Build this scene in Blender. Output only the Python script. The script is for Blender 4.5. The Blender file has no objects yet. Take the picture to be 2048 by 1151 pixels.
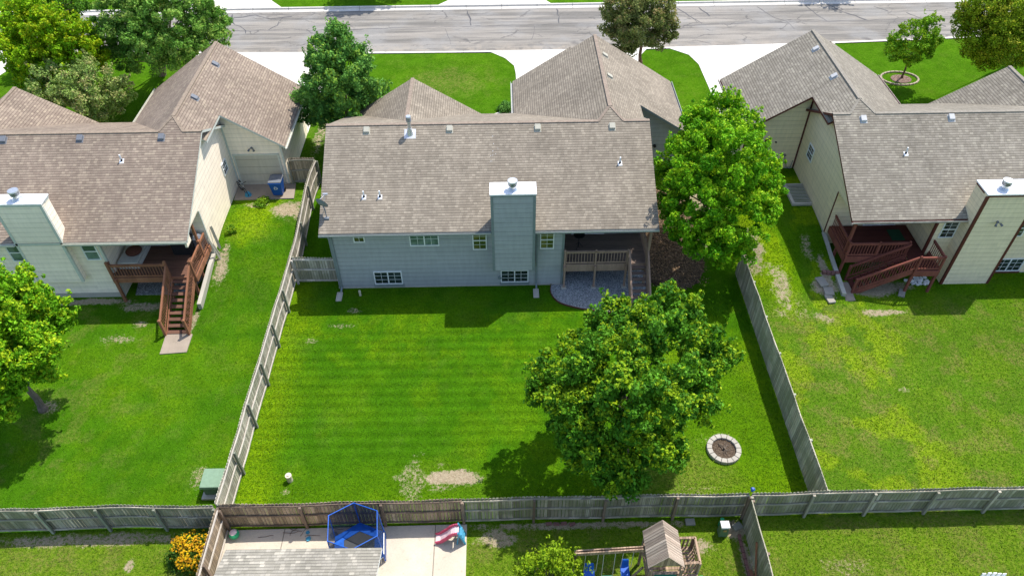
import bpy, bmesh, math, random
import numpy as np
from mathutils import Vector, Matrix
random.seed(7)
S = bpy.context.scene
COL = S.collection
R_ = math.radians

# ------------------------------------------------------------------ camera
def make_camera():
    F = 1490.466; th, ps, ro = R_(44.199), R_(.58), R_(-.608)
    f = Vector((math.sin(ps)*math.cos(th), math.cos(ps)*math.cos(th), -math.sin(th)))
    r = Vector((math.cos(ps), -math.sin(ps), 0)); u = r.cross(f)
    r, u = r*math.cos(ro)+u*math.sin(ro), u*math.cos(ro)-r*math.sin(ro)
    cd = bpy.data.cameras.new('camera'); cd.sensor_width = 36; cd.lens = F/2048*36
    cd.clip_start = .5; cd.clip_end = 1500
    cam = bpy.data.objects.new('camera', cd); COL.objects.link(cam)
    cam.matrix_world = Matrix(((r.x, u.x, -f.x, 0), (r.y, u.y, -f.y, 0), (r.z, u.z, -f.z, 28), (0, 0, 0, 1)))
    S.camera = cam
make_camera()

# ------------------------------------------------------------------ light
SD = Vector((.38, .37, 1.0)).normalized()          # towards the sun
sun_el = math.asin(SD.z); sun_az = math.atan2(SD.x, SD.y)
sl = bpy.data.lights.new('sun', 'SUN'); sl.energy = 3.3; sl.angle = R_(.55); sl.color = (1, .955, .88)
so = bpy.data.objects.new('sun', sl); COL.objects.link(so)
so.rotation_euler = (-SD).to_track_quat('-Z', 'Y').to_euler()
so.location = (30, 30, 60)
W = bpy.data.worlds.new('World'); S.world = W; W.use_nodes = True
wn = W.node_tree.nodes; sky = wn.new('ShaderNodeTexSky'); sky.sky_type = 'NISHITA'; sky.sun_disc = False
sky.sun_elevation = sun_el; sky.sun_rotation = sun_az; sky.air_density = 1.0; sky.dust_density = 1.2
bg = wn['Background']; bg.inputs['Strength'].default_value = .15
W.node_tree.links.new(sky.outputs[0], bg.inputs[0])
S.view_settings.view_transform = 'Standard'; S.view_settings.look = 'None'
S.view_settings.exposure = 0.80; S.view_settings.gamma = 1
S.cycles.max_bounces = 6; S.cycles.transparent_max_bounces = 12
S.cycles.diffuse_bounces = 3

# ------------------------------------------------------------------ node helper
class NT:
    def __init__(s, name):
        s.m = bpy.data.materials.new(name); s.m.use_nodes = True
        s.t = s.m.node_tree; s.b = s.t.nodes['Principled BSDF']; s.out = s.t.nodes['Material Output']
        s.b.inputs['Roughness'].default_value = .85
        s.b.inputs['Specular IOR Level'].default_value = .25
    def put(s, sock, v):
        if v is None: return
        if hasattr(v, 'is_output'): s.t.links.new(v, sock)
        elif isinstance(v, (tuple, list)):
            v = tuple(v)
            if sock.type == 'RGBA' and len(v) == 3: v = v+(1,)
            sock.default_value = v
        else: sock.default_value = v
    def n(s, typ, ins=None, out=0, **kw):
        nd = s.t.nodes.new('ShaderNode'+typ)
        for k, v in kw.items(): setattr(nd, k, v)
        for k, v in (ins or {}).items(): s.put(nd.inputs[k], v)
        return nd.outputs[out]
    def ma(s, op, a, b=0., c=None):
        ins = {0: a, 1: b}
        if c is not None: ins[2] = c
        return s.n('Math', ins, operation=op)
    def uv(s):
        u = s.n('UVMap', uv_map='UVMap'); sp = s.t.nodes.new('ShaderNodeSeparateXYZ'); s.t.links.new(u, sp.inputs[0])
        return sp.outputs[0], sp.outputs[1], u
    def xyz(s, x=0., y=0., z=0.): return s.n('CombineXYZ', {0: x, 1: y, 2: z})
    def pos(s): return s.n('NewGeometry')
    def obj(s): return s.n('TexCoord', out=3)
    def noise(s, v=None, scale=5., detail=3., rough=.55, out=0):
        return s.n('TexNoise', {'Vector': v, 'Scale': scale, 'Detail': detail, 'Roughness': rough}, out=out)
    def white(s, v): return s.n('TexWhiteNoise', {'Vector': v}, out=0, noise_dimensions='3D')
    def mix(s, f, a, b, bt='MIX'):
        nd = s.t.nodes.new('ShaderNodeMix'); nd.data_type = 'RGBA'; nd.blend_type = bt
        s.put(nd.inputs[0], f); s.put(nd.inputs[6], a); s.put(nd.inputs[7], b)
        return nd.outputs[2]
    def mr(s, v, a, b, c=0., d=1.): return s.n('MapRange', {0: v, 1: a, 2: b, 3: c, 4: d})
    def sstep(s, v, a, b, c=0., d=1.): return s.n('MapRange', {0: v, 1: a, 2: b, 3: c, 4: d}, interpolation_type='SMOOTHSTEP')
    def bump(s, h, dist=.02, st=1.):
        s.put(s.b.inputs['Normal'], s.n('Bump', {'Height': h, 'Distance': dist, 'Strength': st}))
    def col(s, c): s.put(s.b.inputs['Base Color'], c)
    def rough(s, v): s.put(s.b.inputs['Roughness'], v)
    def scale(s, c, k):  # multiply colour
        return s.mix(1., c, s.n('CombineColor', {0: k, 1: k, 2: k}), 'MULTIPLY')

def m_plain(name, c, rough=.6, metal=0., var=.08, sc=6.):
    t = NT(name); nz = t.noise(t.pos(), sc, 4.)
    t.col(t.scale(c, t.mr(nz, .3, .7, 1-var, 1+var))); t.rough(rough); t.b.inputs['Metallic'].default_value = metal
    return t.m

def m_shingle(name, a, b, c):
    t = NT(name); u, v, _ = t.uv()
    row = t.ma('FLOOR', t.ma('DIVIDE', v, .145)); fr = t.ma('FRACT', t.ma('DIVIDE', v, .145))
    off = t.white(t.xyz(row, 3.1, 0.))
    uu = t.ma('ADD', u, t.ma('MULTIPLY', off, 5.))
    tab = t.ma('FLOOR', t.ma('DIVIDE', uu, .18)); ft = t.ma('FRACT', t.ma('DIVIDE', uu, .18))
    big = t.ma('FLOOR', t.ma('DIVIDE', uu, .47))
    w1 = t.white(t.xyz(tab, row, 1.)); w2 = t.white(t.xyz(big, row, 7.))
    k = t.ma('ADD', t.ma('MULTIPLY', w1, .6), t.ma('MULTIPLY', w2, .4))
    cc = t.mix(t.sstep(k, .25, .75), a, b)
    cc = t.mix(t.sstep(w1, .78, .98, 0., .6), cc, c)
    blot = t.noise(t.pos(), .35, 4.); cc = t.scale(cc, t.mr(blot, .3, .7, .88, 1.12)); sk = t.noise(t.xyz(t.ma('MULTIPLY', u, 2.2), t.ma('MULTIPLY', v, .35), 0.), 1., 4.); cc = t.scale(cc, t.mr(sk, .3, .7, .9, 1.1))
    gr = t.noise(t.pos(), 45., 2.); cc = t.scale(cc, t.mr(gr, .3, .7, .84, 1.16))
    line = t.ma('LESS_THAN', fr, .2)  # course line: shadow under each shingle row painted into the colour
    seam = t.ma('MULTIPLY', t.ma('LESS_THAN', ft, .08), t.ma('GREATER_THAN', w1, .45))
    dk = t.ma('SUBTRACT', 1., t.ma('MAXIMUM', t.ma('MULTIPLY', line, .48), t.ma('MULTIPLY', seam, .25)))
    t.col(t.scale(cc, dk)); t.rough(.95)
    h = t.ma('ADD', t.ma('SUBTRACT', 1., fr), t.ma('MULTIPLY', w1, .5)); t.bump(h, .012, .8)
    return t.m

def m_siding(name, c, lap=.29, streak=.07):
    t = NT(name); u, v, uv = t.uv()
    fr = t.ma('FRACT', t.ma('DIVIDE', t.ma('ADD', v, 50.), lap)); row = t.ma('FLOOR', t.ma('DIVIDE', v, lap))
    w = t.white(t.xyz(row, t.ma('FLOOR', t.ma('DIVIDE', u, 3.6)), 2.))
    cc = t.scale(c, t.mr(w, 0., 1., .955, 1.045))
    st = t.noise(t.n('VectorMath', {0: uv, 1: (3., .5, 1.)}, operation='MULTIPLY'), 2., 5.)
    cc = t.scale(cc, t.mr(st, .3, .7, 1-streak, 1+streak))
    bd = t.sstep(fr, 0., .09, .62, 1.)  # slim dark line: shade of the lap groove put into the colour
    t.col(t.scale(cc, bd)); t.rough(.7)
    t.bump(t.ma('SUBTRACT', 1., fr), .025, .9)
    return t.m

def m_wood(name, c, c2=None, board=.14, grime=None, gap=True, rough=.85, var=.32, axis='u'):
    """boards side by side along u, grain along v"""
    t = NT(name); u, v, uv = t.uv()
    if axis == 'v': u, v = v, u
    bi = t.ma('FLOOR', t.ma('DIVIDE', u, board)); fr = t.ma('FRACT', t.ma('DIVIDE', u, board))
    w = t.white(t.xyz(bi, 2., 9.)); w2 = t.white(t.xyz(bi, 5., 4.))
    cc = t.mix(w2, c, c2 or c)
    cc = t.scale(cc, t.mr(w, 0., 1., 1-var, 1+var))
    gv = t.xyz(t.ma('MULTIPLY', u, 28.), t.ma('ADD', t.ma('MULTIPLY', v, 2.2), t.ma('MULTIPLY', w, 40.)), 0.)
    g = t.noise(gv, 1., 4.); cc = t.scale(cc, t.mr(g, .3, .7, .78, 1.18))
    big = t.noise(t.pos(), 1.1, 4.)
    if grime: cc = t.mix(t.sstep(big, .42, .62, 0., .7), cc, grime)
    if gap:
        cc = t.scale(cc, t.sstep(t.ma('PINGPONG', fr, .5), .0, .07, .25, 1.))
        t.bump(t.ma('ADD', t.sstep(t.ma('PINGPONG', fr, .5), .0, .09), t.ma('MULTIPLY', g, .25)), .012, .8)
    t.col(cc); t.rough(rough)
    return t.m

def m_concrete(name, c, dark=.6, sc=1., joint=None):
    t = NT(name); p = t.pos()
    a = t.noise(p, .6*sc, 5.); b = t.noise(p, 14.*sc, 4., .7); d = t.noise(p, 3.*sc, 5., .7)
    cc = t.scale(c, t.mr(a, .3, .7, .88, 1.08)); cc = t.scale(cc, t.mr(b, .3, .7, .9, 1.08))
    cc = t.mix(t.sstep(d, .56, .72, 0., dark*.5), cc, tuple(x*.5 for x in c))
    if joint:
        sp = t.t.nodes.new('ShaderNodeSeparateXYZ'); t.t.links.new(p, sp.inputs[0])
        for i, st in enumerate(joint):
            if st:
                f = t.ma('PINGPONG', sp.outputs[i], st/2.)
                cc = t.scale(cc, t.sstep(f, .012, .03, .45, 1.))
    t.col(cc); t.rough(.9); t.bump(b, .004, .5)
    return t.m

def m_glass(name, c=(.02, .03, .03), tint=None):
    t = NT(name); nz = t.noise(t.pos(), 1.3, 2.)
    t.col(t.mix(t.sstep(nz, .4, .6), c, tint or tuple(x*2 for x in c)))
    t.rough(.06); t.b.inputs['Specular IOR Level'].default_value = .9
    return t.m

def m_leaf(name, rough=.5, tr=.24):
    t = NT(name); a = t.n('VertexColor', layer_name='Col')
    t.col(a); t.rough(.6); t.b.inputs['Specular IOR Level'].default_value = .12
    tl = t.t.nodes.new('ShaderNodeBsdfTranslucent'); t.put(tl.inputs[0], t.mix(.2, a, (.35, .60, .02), 'MIX'))
    ms = t.t.nodes.new('ShaderNodeMixShader'); ms.inputs[0].default_value = tr
    t.t.links.new(t.b.outputs[0], ms.inputs[1]); t.t.links.new(tl.outputs[0], ms.inputs[2])
    t.t.links.new(ms.outputs[0], t.out.inputs[0])
    return t.m

def m_bark(name, c):
    t = NT(name); o = t.n('VectorMath', {0: t.pos(), 1: (9., 9., 1.6)}, operation='MULTIPLY')
    g = t.noise(o, 2., 5., .7); t.col(t.scale(c, t.mr(g, .3, .7, .55, 1.35))); t.rough(.95); t.bump(g, .03)
    return t.m

def m_ground():
    t = NT('lawn_soil_and_grass'); p = t.pos()
    at = t.n('VertexColor', layer_name='Mask'); sp = t.t.nodes.new('ShaderNodeSeparateColor'); t.t.links.new(at, sp.inputs[0])
    dirt, lime, dry = sp.outputs[0], sp.outputs[1], sp.outputs[2]
    alp = t.n('VertexColor', layer_name='Mask', out=1)
    f1 = t.noise(p, 26., 3., .65); f2 = t.noise(p, 7., 4., .65); f3 = t.noise(p, 1.1, 4.); f4 = t.noise(p, 60., 2., .6)
    g = t.mix(t.sstep(f3, .35, .65), (.037, .122, .003), (.052, .155, .004))
    g = t.mix(t.ma('MULTIPLY', lime, t.sstep(f2, .3, .6, .35, 1.)), g, (.19, .30, .005))
    g = t.mix(t.ma('MULTIPLY', dry, t.sstep(f2, .38, .66, .25, 1.)), g, (.175, .165, .045))
    g = t.scale(g, t.mr(f1, .3, .7, .6, 1.4)); g = t.scale(g, t.mr(f2, .3, .7, .88, 1.12)); g = t.scale(g, t.mr(f4, .3, .7, .75, 1.25))
    g = t.scale(g, t.mr(alp, 0., 1., .5, 1.5))
    yb = t.sstep(t.noise(p, 18., 2.), .62, .75, 0., .3); g = t.mix(yb, g, (.16, .24, .01))
    d1 = t.noise(p, 9., 5., .7)
    d = t.mix(t.sstep(d1, .35, .65), (.30, .235, .15), (.42, .35, .24)); d = t.scale(d, t.mr(f1, .3, .7, .75, 1.2))
    dm = t.sstep(t.ma('ADD', t.ma('ADD', dirt, t.ma('MULTIPLY', t.ma('SUBTRACT', f2, .5), 1.7)), t.ma('MULTIPLY', t.ma('SUBTRACT', f1, .5), 1.3)), .42, .86)
    t.col(t.mix(dm, g, d)); t.rough(.95); t.b.inputs['Specular IOR Level'].default_value = 0.
    t.bump(t.ma('ADD', f1, t.ma('MULTIPLY', f2, .8)), .06, .8)
    return t.m

def m_asphalt():
    t = NT('worn_asphalt'); p = t.pos()
    st = t.n('VectorMath', {0: p, 1: (.06, 1.1, 1.)}, operation='MULTIPLY')
    a = t.noise(st, 1.6, 6., .7); b = t.noise(p, .35, 4.); f = t.noise(p, 30., 3., .7)
    c = t.mix(t.sstep(a, .34, .66), (.15, .14, .125), (.30, .272, .235))
    c = t.mix(t.sstep(b, .45, .65, 0., .5), c, (.27, .265, .255)); c = t.scale(c, t.mr(f, .3, .7, .78, 1.2))
    sp = t.t.nodes.new('ShaderNodeSeparateXYZ'); t.t.links.new(p, sp.inputs[0])
    w = t.noise(p, .9, 5., .6, out=1)
    pw = t.n('VectorMath', {0: t.n('VectorMath', {0: w, 1: (1.3, 1.3, 0.)}, operation='MULTIPLY'), 1: p}, operation='ADD')
    pw = t.n('VectorMath', {0: pw, 1: (.35, .8, 0.)}, operation='MULTIPLY')
    vo = t.n('TexVoronoi', {'Vector': pw, 'Scale': .8}, feature='DISTANCE_TO_EDGE')
    vis = t.sstep(t.noise(p, .5, 2.), .42, .58)
    ck = t.ma('MULTIPLY', t.sstep(vo, .004, .026, 1., 0.), t.ma('MULTIPLY', vis, .75))
    c = t.mix(ck, c, (.10, .095, .09))
    yy = sp.outputs[1]; edge = t.sstep(yy, 54.2, 55.6, 1., 0.)
    c = t.mix(t.ma('MULTIPLY', edge, t.sstep(t.noise(p, 1.5, 4.), .4, .6, .1, .55)), c, (.36, .31, .25))
    t.col(c); t.rough(.9); t.bump(f, .006, .5)
    return t.m

def m_gravel(name, a, b, sc=22.):
    t = NT(name); p = t.pos()
    v = t.t.nodes.new('ShaderNodeTexVoronoi'); t.put(v.inputs['Vector'], p); v.inputs['Scale'].default_value = sc
    sc_ = t.t.nodes.new('ShaderNodeSeparateColor'); t.t.links.new(v.outputs[1], sc_.inputs[0])
    t.col(t.scale(t.mix(sc_.outputs[0], a, b), t.mr(v.outputs[0], 0., .6, 1.15, .45)))
    t.bump(t.ma('SUBTRACT', 1., v.outputs[0]), .04, 1.); return t.m

def m_net(name, c, alpha=.45):
    t = NT(name); t.col(c)
    tr = t.t.nodes.new('ShaderNodeBsdfTransparent'); ms = t.t.nodes.new('ShaderNodeMixShader'); ms.inputs[0].default_value = alpha
    t.t.links.new(tr.outputs[0], ms.inputs[1]); t.t.links.new(t.b.outputs[0], ms.inputs[2]); t.t.links.new(ms.outputs[0], t.out.inputs[0])
    return t.m

M = dict(
    sh_c=m_shingle('grey_brown_shingles', (0.231, 0.195, 0.151), (0.281, 0.239, 0.186), (0.34, 0.292, 0.225)),
    sh_l=m_shingle('tan_brown_shingles', (.222, .172, .134), (.275, .218, .168), (.35, .283, .21)),
    sh_r=m_shingle('grey_shingles', (.212, .188, .150), (.262, .234, .190), (.335, .305, .240)),
    sh_n=m_shingle('mixed_grey_shingles', (.26, .24, .195), (.325, .30, .25), (.46, .42, .34)),
    cap_c=m_plain('ridge_cap_pinkish', (.26, .205, .16), .95, var=.2, sc=9.),
    cap_l=m_plain('ridge_cap_tan', (.255, .2, .15), .95, var=.2, sc=9.),
    cap_r=m_plain('ridge_cap_grey', (.25, .225, .185), .95, var=.2, sc=9.),
    sd_c=m_siding('blue_grey_lap_siding', (.375, .388, .382)),
    sd_l=m_siding('cream_lap_siding', (.95, .82, .65)),
    sd_r=m_siding('beige_lap_siding', (.82, .68, .46)),
    tr_c=m_plain('blue_grey_trim', (.21, .245, .24), .6), tr_l=m_plain('pale_trim', (.58, .59, .52), .6),
    tr_r=m_plain('maroon_trim', (.115, .030, .022), .6), white=m_plain('white_paint', (.78, .78, .76), .5),
    gutter_c=m_plain('grey_white_gutter', (.42, .42, .40), .4), gutter_l=m_plain('cream_gutter', (.62, .60, .50), .4),
    gutter_r=m_plain('peeling_gutter', (.48, .40, .36), .5, var=.35, sc=3.),
    metal=m_plain('galvanised_metal', (.62, .63, .64), .38, .75), capm=m_plain('white_metal_cap', (.80, .80, .80), .45),
    vent_l=m_plain('dark_grey_vent', (.16, .17, .19), .5), vent_c=m_plain('beige_vent', (.40, .38, .31), .6), vent_r=m_plain('white_vent', (.46, .46, .46), .6),
    black=m_plain('black_plastic', (.02, .02, .022), .5), pvc=m_plain('beige_pipe', (.62, .55, .40), .6),
    glass=m_glass('dark_glass'), glass_refl=m_glass('olive_reflection_glass', (.05, .055, .018), (.16, .135, .05)), glass_b=m_glass('curtained_glass', (.05, .09, .09), (.16, .22, .21)),  # olive panes: the reflection of the tree is put into the colour
    deck_c=m_wood('grey_brown_deck_wood', (.23, .165, .13), None, .14, var=.12, axis='v'),
    deck_l=m_wood('red_brown_deck_wood', (.15, .075, .05), None, .14, var=.15, axis='v'),
    deck_r=m_wood('maroon_deck_wood', (.105, .028, .020), None, .14, var=.15, axis='v'),
    rw_c=m_wood('grey_brown_rail', (.33, .22, .16), None, .3, gap=False, var=.1),
    rw_l=m_wood('red_brown_rail', (.30, .13, .07), None, .3, gap=False, var=.15),
    rw_r=m_wood('maroon_rail', (.22, .07, .05), None, .3, gap=False, var=.15),
    fw=m_wood('weathered_pickets', (.42, .39, .305), (.24, .22, .155), .14, (.19, .20, .115)),
    fw_b=m_wood('brown_weathered_pickets', (.43, .34, .24), (.29, .225, .15), .14, (.24, .20, .135)),
    fw_s=m_wood('silvery_pickets', (.55, .50, .40), (.36, .325, .25), .14, (.27, .27, .18)),
    fr=m_wood('weathered_rails', (.40, .36, .285), None, .4, (.28, .27, .2), gap=False),
    fr_s=m_wood('bleached_rails', (.66, .60, .52), None, .4, None, gap=False),
    fp=m_wood('green_grey_posts', (.27, .285, .215), None, .4, None, gap=False),
    fp_b=m_wood('brown_posts', (.20, .15, .11), None, .4, None, gap=False),
    play=m_wood('weathered_play_wood', (.44, .31, .21), (.32, .22, .15), .11, None),
    play_r=m_wood('grey_roof_boards', (.52, .42, .33), (.34, .26, .20), .11, None, var=.3),
    conc=m_concrete('driveway_concrete', (.68, .64, .57), .35, 1., (3.1, 4.2)), curb=m_concrete('curb_concrete', (.62, .585, .53), .5, 1., (3., None)),
    conc_d=m_concrete('stained_concrete', (.33, .27, .21), .8, 2.), conc_f=m_concrete('foundation_concrete', (.46, .43, .36), .6, 2.),
    conc_p=m_concrete('patio_concrete', (.56, .49, .39), .95, 1.6, (3.05, None)), block=m_concrete('pale_block', (.50, .46, .39), .6, 3.), slabst=m_concrete('grey_slab', (.33, .30, .25), .6, 3.), ringst=m_concrete('ring_block', (.42, .39, .33), .8, 4.), edgst=m_concrete('tan_edging', (.36, .30, .22), .6, 3.),
    asphalt=m_asphalt(), tar=m_plain('tar_seal', (.085, .082, .085), .7), ground=m_ground(),
    gravel=m_gravel('grey_gravel', (.28, .31, .33), (.78, .80, .82)), gravel_w=m_gravel('white_gravel', (.3, .3, .28), (.7, .7, .66), 14.),
    mulch=m_gravel('brown_mulch', (.10, .065, .04), (.26, .19, .13), 26.), mulch_d=m_gravel('leaf_litter_mulch', (.09, .06, .035), (.34, .235, .14), 17.), mulch_p=m_gravel('pinkish_mulch', (.2, .12, .09), (.42, .28, .22), 14.),
    leaf=m_leaf('leaves'), petal=m_leaf('petals', .6, .25), blade=m_leaf('grass_blades', .8, .2), bark=m_bark('grey_brown_bark', (.17, .135, .105)), bark_r=m_bark('reddish_bark', (.13, .075, .05)),
    blue=m_plain('blue_plastic', (.010, .075, .33), .4), blue_b=m_plain('bright_blue_vinyl', (.010, .10, .46), .45, var=.2), teal=m_plain('teal_plastic', (.01, .19, .15), .45),
    pink=m_plain('pink_plastic', (.50, .075, .14), .45), pinkw=m_plain('pale_pink_plastic', (.75, .58, .60), .45), sky=m_plain('light_blue_plastic', (.05, .27, .42), .45),
    tx=m_plain('pale_green_metal', (.20, .30, .20), .45), tx_d=m_plain('green_metal', (.12, .19, .12), .5), gbox=m_plain('green_pedestal', (.13, .21, .12), .5),
    mat=m_plain('black_mat', (.055, .06, .065), .7), net=m_net('black_netting', (.03, .05, .09), .62),
    rope=m_plain('pale_rope', (.5, .47, .4), .8), brick=m_plain('reddish_brick', (.20, .10, .085), .9, var=.25), dgreen=m_plain('green_doormat', (.02, .075, .035), .9),
    cush=m_plain('off_white_cushion', (.55, .53, .48), .9), rbrown=m_plain('rust_brown_wicker', (.12, .045, .03), .9, var=.4, sc=20.), yellow=m_plain('tan_plastic', (.55, .33, .12), .5),
    dish=m_plain('grey_dish', (.18, .20, .22), .4), lattice=m_plain('grey_boards', (.28, .27, .22), .8), rust=m_plain('rusty_metal', (.14, .07, .05), .8), green=m_plain('bright_green_plastic', (.02, .35, .16), .4),
)

# ------------------------------------------------------------------ mesh helper
ORG = {}
class MB:
    def __init__(s): s.v = []; s.f = []; s.mi = []
    def poly(s, pts, mi=0):
        i = len(s.v); s.v += [tuple(p) for p in pts]; s.f.append(tuple(range(i, i+len(pts)))); s.mi.append(mi)
    def hexa(s, p, mi=0):      # 8 corners: bottom 4 ccw, top 4 ccw
        i = len(s.v); s.v += [tuple(q) for q in p]
        for f in ((3, 2, 1, 0), (4, 5, 6, 7), (0, 1, 5, 4), (1, 2, 6, 5), (2, 3, 7, 6), (3, 0, 4, 7)):
            s.f.append(tuple(i+k for k in f)); s.mi.append(mi)
    def box(s, x0, x1, y0, y1, z0, z1, mi=0):
        x0, x1 = min(x0, x1), max(x0, x1); y0, y1 = min(y0, y1), max(y0, y1); z0, z1 = min(z0, z1), max(z0, z1)
        s.hexa([(x0, y0, z0), (x1, y0, z0), (x1, y1, z0), (x0, y1, z0), (x0, y0, z1), (x1, y0, z1), (x1, y1, z1), (x0, y1, z1)], mi)
    def fb(s, o, u, n, u0, u1, z0, z1, n0, n1, mi=0):   # box in a wall frame
        P = lambda a, b, c: (o[0]+u[0]*a+n[0]*b, o[1]+u[1]*a+n[1]*b, o[2]+c)
        s.hexa([P(u0, n0, z0), P(u1, n0, z0), P(u1, n1, z0), P(u0, n1, z0), P(u0, n0, z1), P(u1, n0, z1), P(u1, n1, z1), P(u0, n1, z1)], mi)
    def beam(s, p, q, w, h, mi=0, up=(0, 0, 1)):
        p, q = Vector(p), Vector(q); d = (q-p).normalized(); up = Vector(up)
        if abs(d.dot(up)) > .99: up = Vector((0, 1, 0))
        a = d.cross(up).normalized()*w/2; b = a.cross(d).normalized()*h/2
        s.hexa([p-a-b, p+a-b, q+a-b, q-a-b, p-a+b, p+a+b, q+a+b, q-a+b], mi)
    def cyl(s, p, q, r0, r1=None, n=10, mi=0, caps=True):
        r1 = r0 if r1 is None else r1
        p, q = Vector(p), Vector(q); d = (q-p).normalized(); a = d.orthogonal().normalized(); b = d.cross(a)
        i = len(s.v)
        for c, r in ((p, r0), (q, r1)):
            for k in range(n):
                t = 2*math.pi*k/n; s.v.append(tuple(c+a*(r*math.cos(t))+b*(r*math.sin(t))))
        for k in range(n):
            s.f.append((i+k, i+(k+1) % n, i+n+(k+1) % n, i+n+k)); s.mi.append(mi)
        if caps:
            s.f.append(tuple(i+k for k in reversed(range(n)))); s.mi.append(mi)
            s.f.append(tuple(i+n+k for k in range(n))); s.mi.append(mi)
    def tube(s, pts, r, n=8, mi=0):
        for a, b in zip(pts[:-1], pts[1:]):
            s.cyl(a, b, r, r, n, mi)
    def slab(s, top, th=.14, mi=0, mside=1):
        bot = [(p[0], p[1], p[2]-th) for p in top]
        i = len(s.v); n = len(top); s.v += [tuple(p) for p in top]+bot
        s.f.append(tuple(i+k for k in range(n))); s.mi.append(mi)
        s.f.append(tuple(i+n+k for k in reversed(range(n)))); s.mi.append(mside)
        for k in range(n):
            s.f.append((i+k, i+n+k, i+n+(k+1) % n, i+(k+1) % n)); s.mi.append(mside)
    def prism(s, pts2, ax, a0, a1, mi=0):   # extrude a 2-D outline along axis ax ('x' or 'y' or 'z')
        def P(p, a): return {'x': (a, p[0], p[1]), 'y': (p[0], a, p[1]), 'z': (p[0], p[1], a)}[ax]
        i = len(s.v); n = len(pts2); s.v += [P(p, a0) for p in pts2]+[P(p, a1) for p in pts2]
        s.f.append(tuple(i+k for k in range(n))); s.mi.append(mi); s.f.append(tuple(i+n+k for k in reversed(range(n)))); s.mi.append(mi)
        for k in range(n):
            s.f.append((i+k, i+n+k, i+n+(k+1) % n, i+(k+1) % n)); s.mi.append(mi)
    def rot(s, ang, c, start=0):
        ca, sa = math.cos(ang), math.sin(ang)
        for i in range(start, len(s.v)):
            x, y, z = s.v[i]; x -= c[0]; y -= c[1]; s.v[i] = (c[0]+x*ca-y*sa, c[1]+x*sa+y*ca, z)
    def build(s, name, mats, parent=None, bevel=0, smooth=False):
        if not isinstance(mats, (list, tuple)): mats = [mats]
        o = (0, 0, 0)
        if parent is not None: o = ORG[parent]
        me = bpy.data.meshes.new(name)
        me.from_pydata([(v[0]-o[0], v[1]-o[1], v[2]-o[2]) for v in s.v], [], s.f)
        for m in mats: me.materials.append(m)
        me.polygons.foreach_set('material_index', [min(i, len(mats)-1) for i in s.mi])
        bm = bmesh.new(); bm.from_mesh(me)
        bmesh.ops.recalc_face_normals(bm, faces=bm.faces)
        if bevel: bmesh.ops.bevel(bm, geom=list(bm.edges), offset=bevel, segments=1, affect='EDGES', profile=.5)
        uvl = bm.loops.layers.uv.new('UVMap')
        for f in bm.faces:
            n = f.normal
            if abs(n.z) < .985:
                u = Vector((-n.y, n.x, 0)).normalized(); v = n.cross(u)
            else: u = Vector((1, 0, 0)); v = Vector((0, 1, 0))
            for l in f.loops:
                p = l.vert.co+Vector(o); l[uvl].uv = (p.dot(u), p.dot(v))
            if smooth: f.smooth = True
        bm.to_mesh(me); bm.free()
        ob = bpy.data.objects.new(name, me); COL.objects.link(ob)
        if parent is not None: ob.parent = parent
        ORG[ob] = o
        return ob

def tag(o, label=None, cat=None, group=None, kind=None):
    for k, v in (('label', label), ('category', cat), ('group', group), ('kind', kind)):
        if v: o[k] = v
    return o
def thing(name, loc, label, cat, group=None):
    o = bpy.data.objects.new(name, None); COL.objects.link(o); o.location = loc; o.empty_display_size = .3
    ORG[o] = tuple(loc); return tag(o, label, cat, group)
def recentre(o, loc):
    """give a single-mesh thing an origin at its base"""
    o.data.transform(Matrix.Translation(-Vector(loc))); o.location = loc; return o

# ------------------------------------------------------------------ terrain
def ss(a, b, x):
    t = np.clip((np.asarray(x, float)-a)/(b-a), 0, 1); return t*t*(3-2*t)
def T(x, y):
    x = np.asarray(x, float); y = np.asarray(y, float)
    base = ss(29.6, 35.5, y)
    side = ss(26.0, 33.5, y)
    w = np.maximum(ss(-16.3, -15.6, x)*ss(-11.5, -13.0, x) if False else ss(-16.6, -15.9, x)*(1-ss(-12.6, -11.4, x)),
                   ss(12.6, 14.2, x)*(1-ss(17.7, 18.0, x)))
    z = 1.2*(base*(1-w)+side*w)
    st = ss(53.3, 53.6, y-.0009*x*x)*(1-ss(61.9, 62.2, y))
    return z-st*.22
def Tz(x, y): return float(T(x, y))

def vnoise(x, y, sc, seed):
    rs = np.random.RandomState(seed); g = rs.rand(256, 256)
    X, Y = x*sc+seed*3.7, y*sc+seed*1.3
    xi, yi = np.floor(X).astype(int), np.floor(Y).astype(int); fx, fy = X-xi, Y-yi
    fx, fy = fx*fx*(3-2*fx), fy*fy*(3-2*fy)
    G = lambda a, b: g[a % 256, b % 256]
    return (G(xi, yi)*(1-fx)+G(xi+1, yi)*fx)*(1-fy)+(G(xi, yi+1)*(1-fx)+G(xi+1, yi+1)*fx)*fy
def fbm(x, y, sc, seed, o=4):
    r = 0; a = .5; t = 0
    for k in range(o): r = r+a*vnoise(x, y, sc*2**k, seed+k*11); t += a; a *= .55
    return r/t

def blob(x, y, cx, cy, rx, ry, seed=3, rag=.5, ang=0.):
    ca, sa = math.cos(ang), math.sin(ang); dx, dy = x-cx, y-cy
    u, v = (dx*ca+dy*sa)/rx, (-dx*sa+dy*ca)/ry
    d = np.sqrt(u*u+v*v)+(fbm(x, y, 1.6, seed)-.5)*rag*2
    return (1-ss(.3, 1.35, d))*1.12

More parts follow.
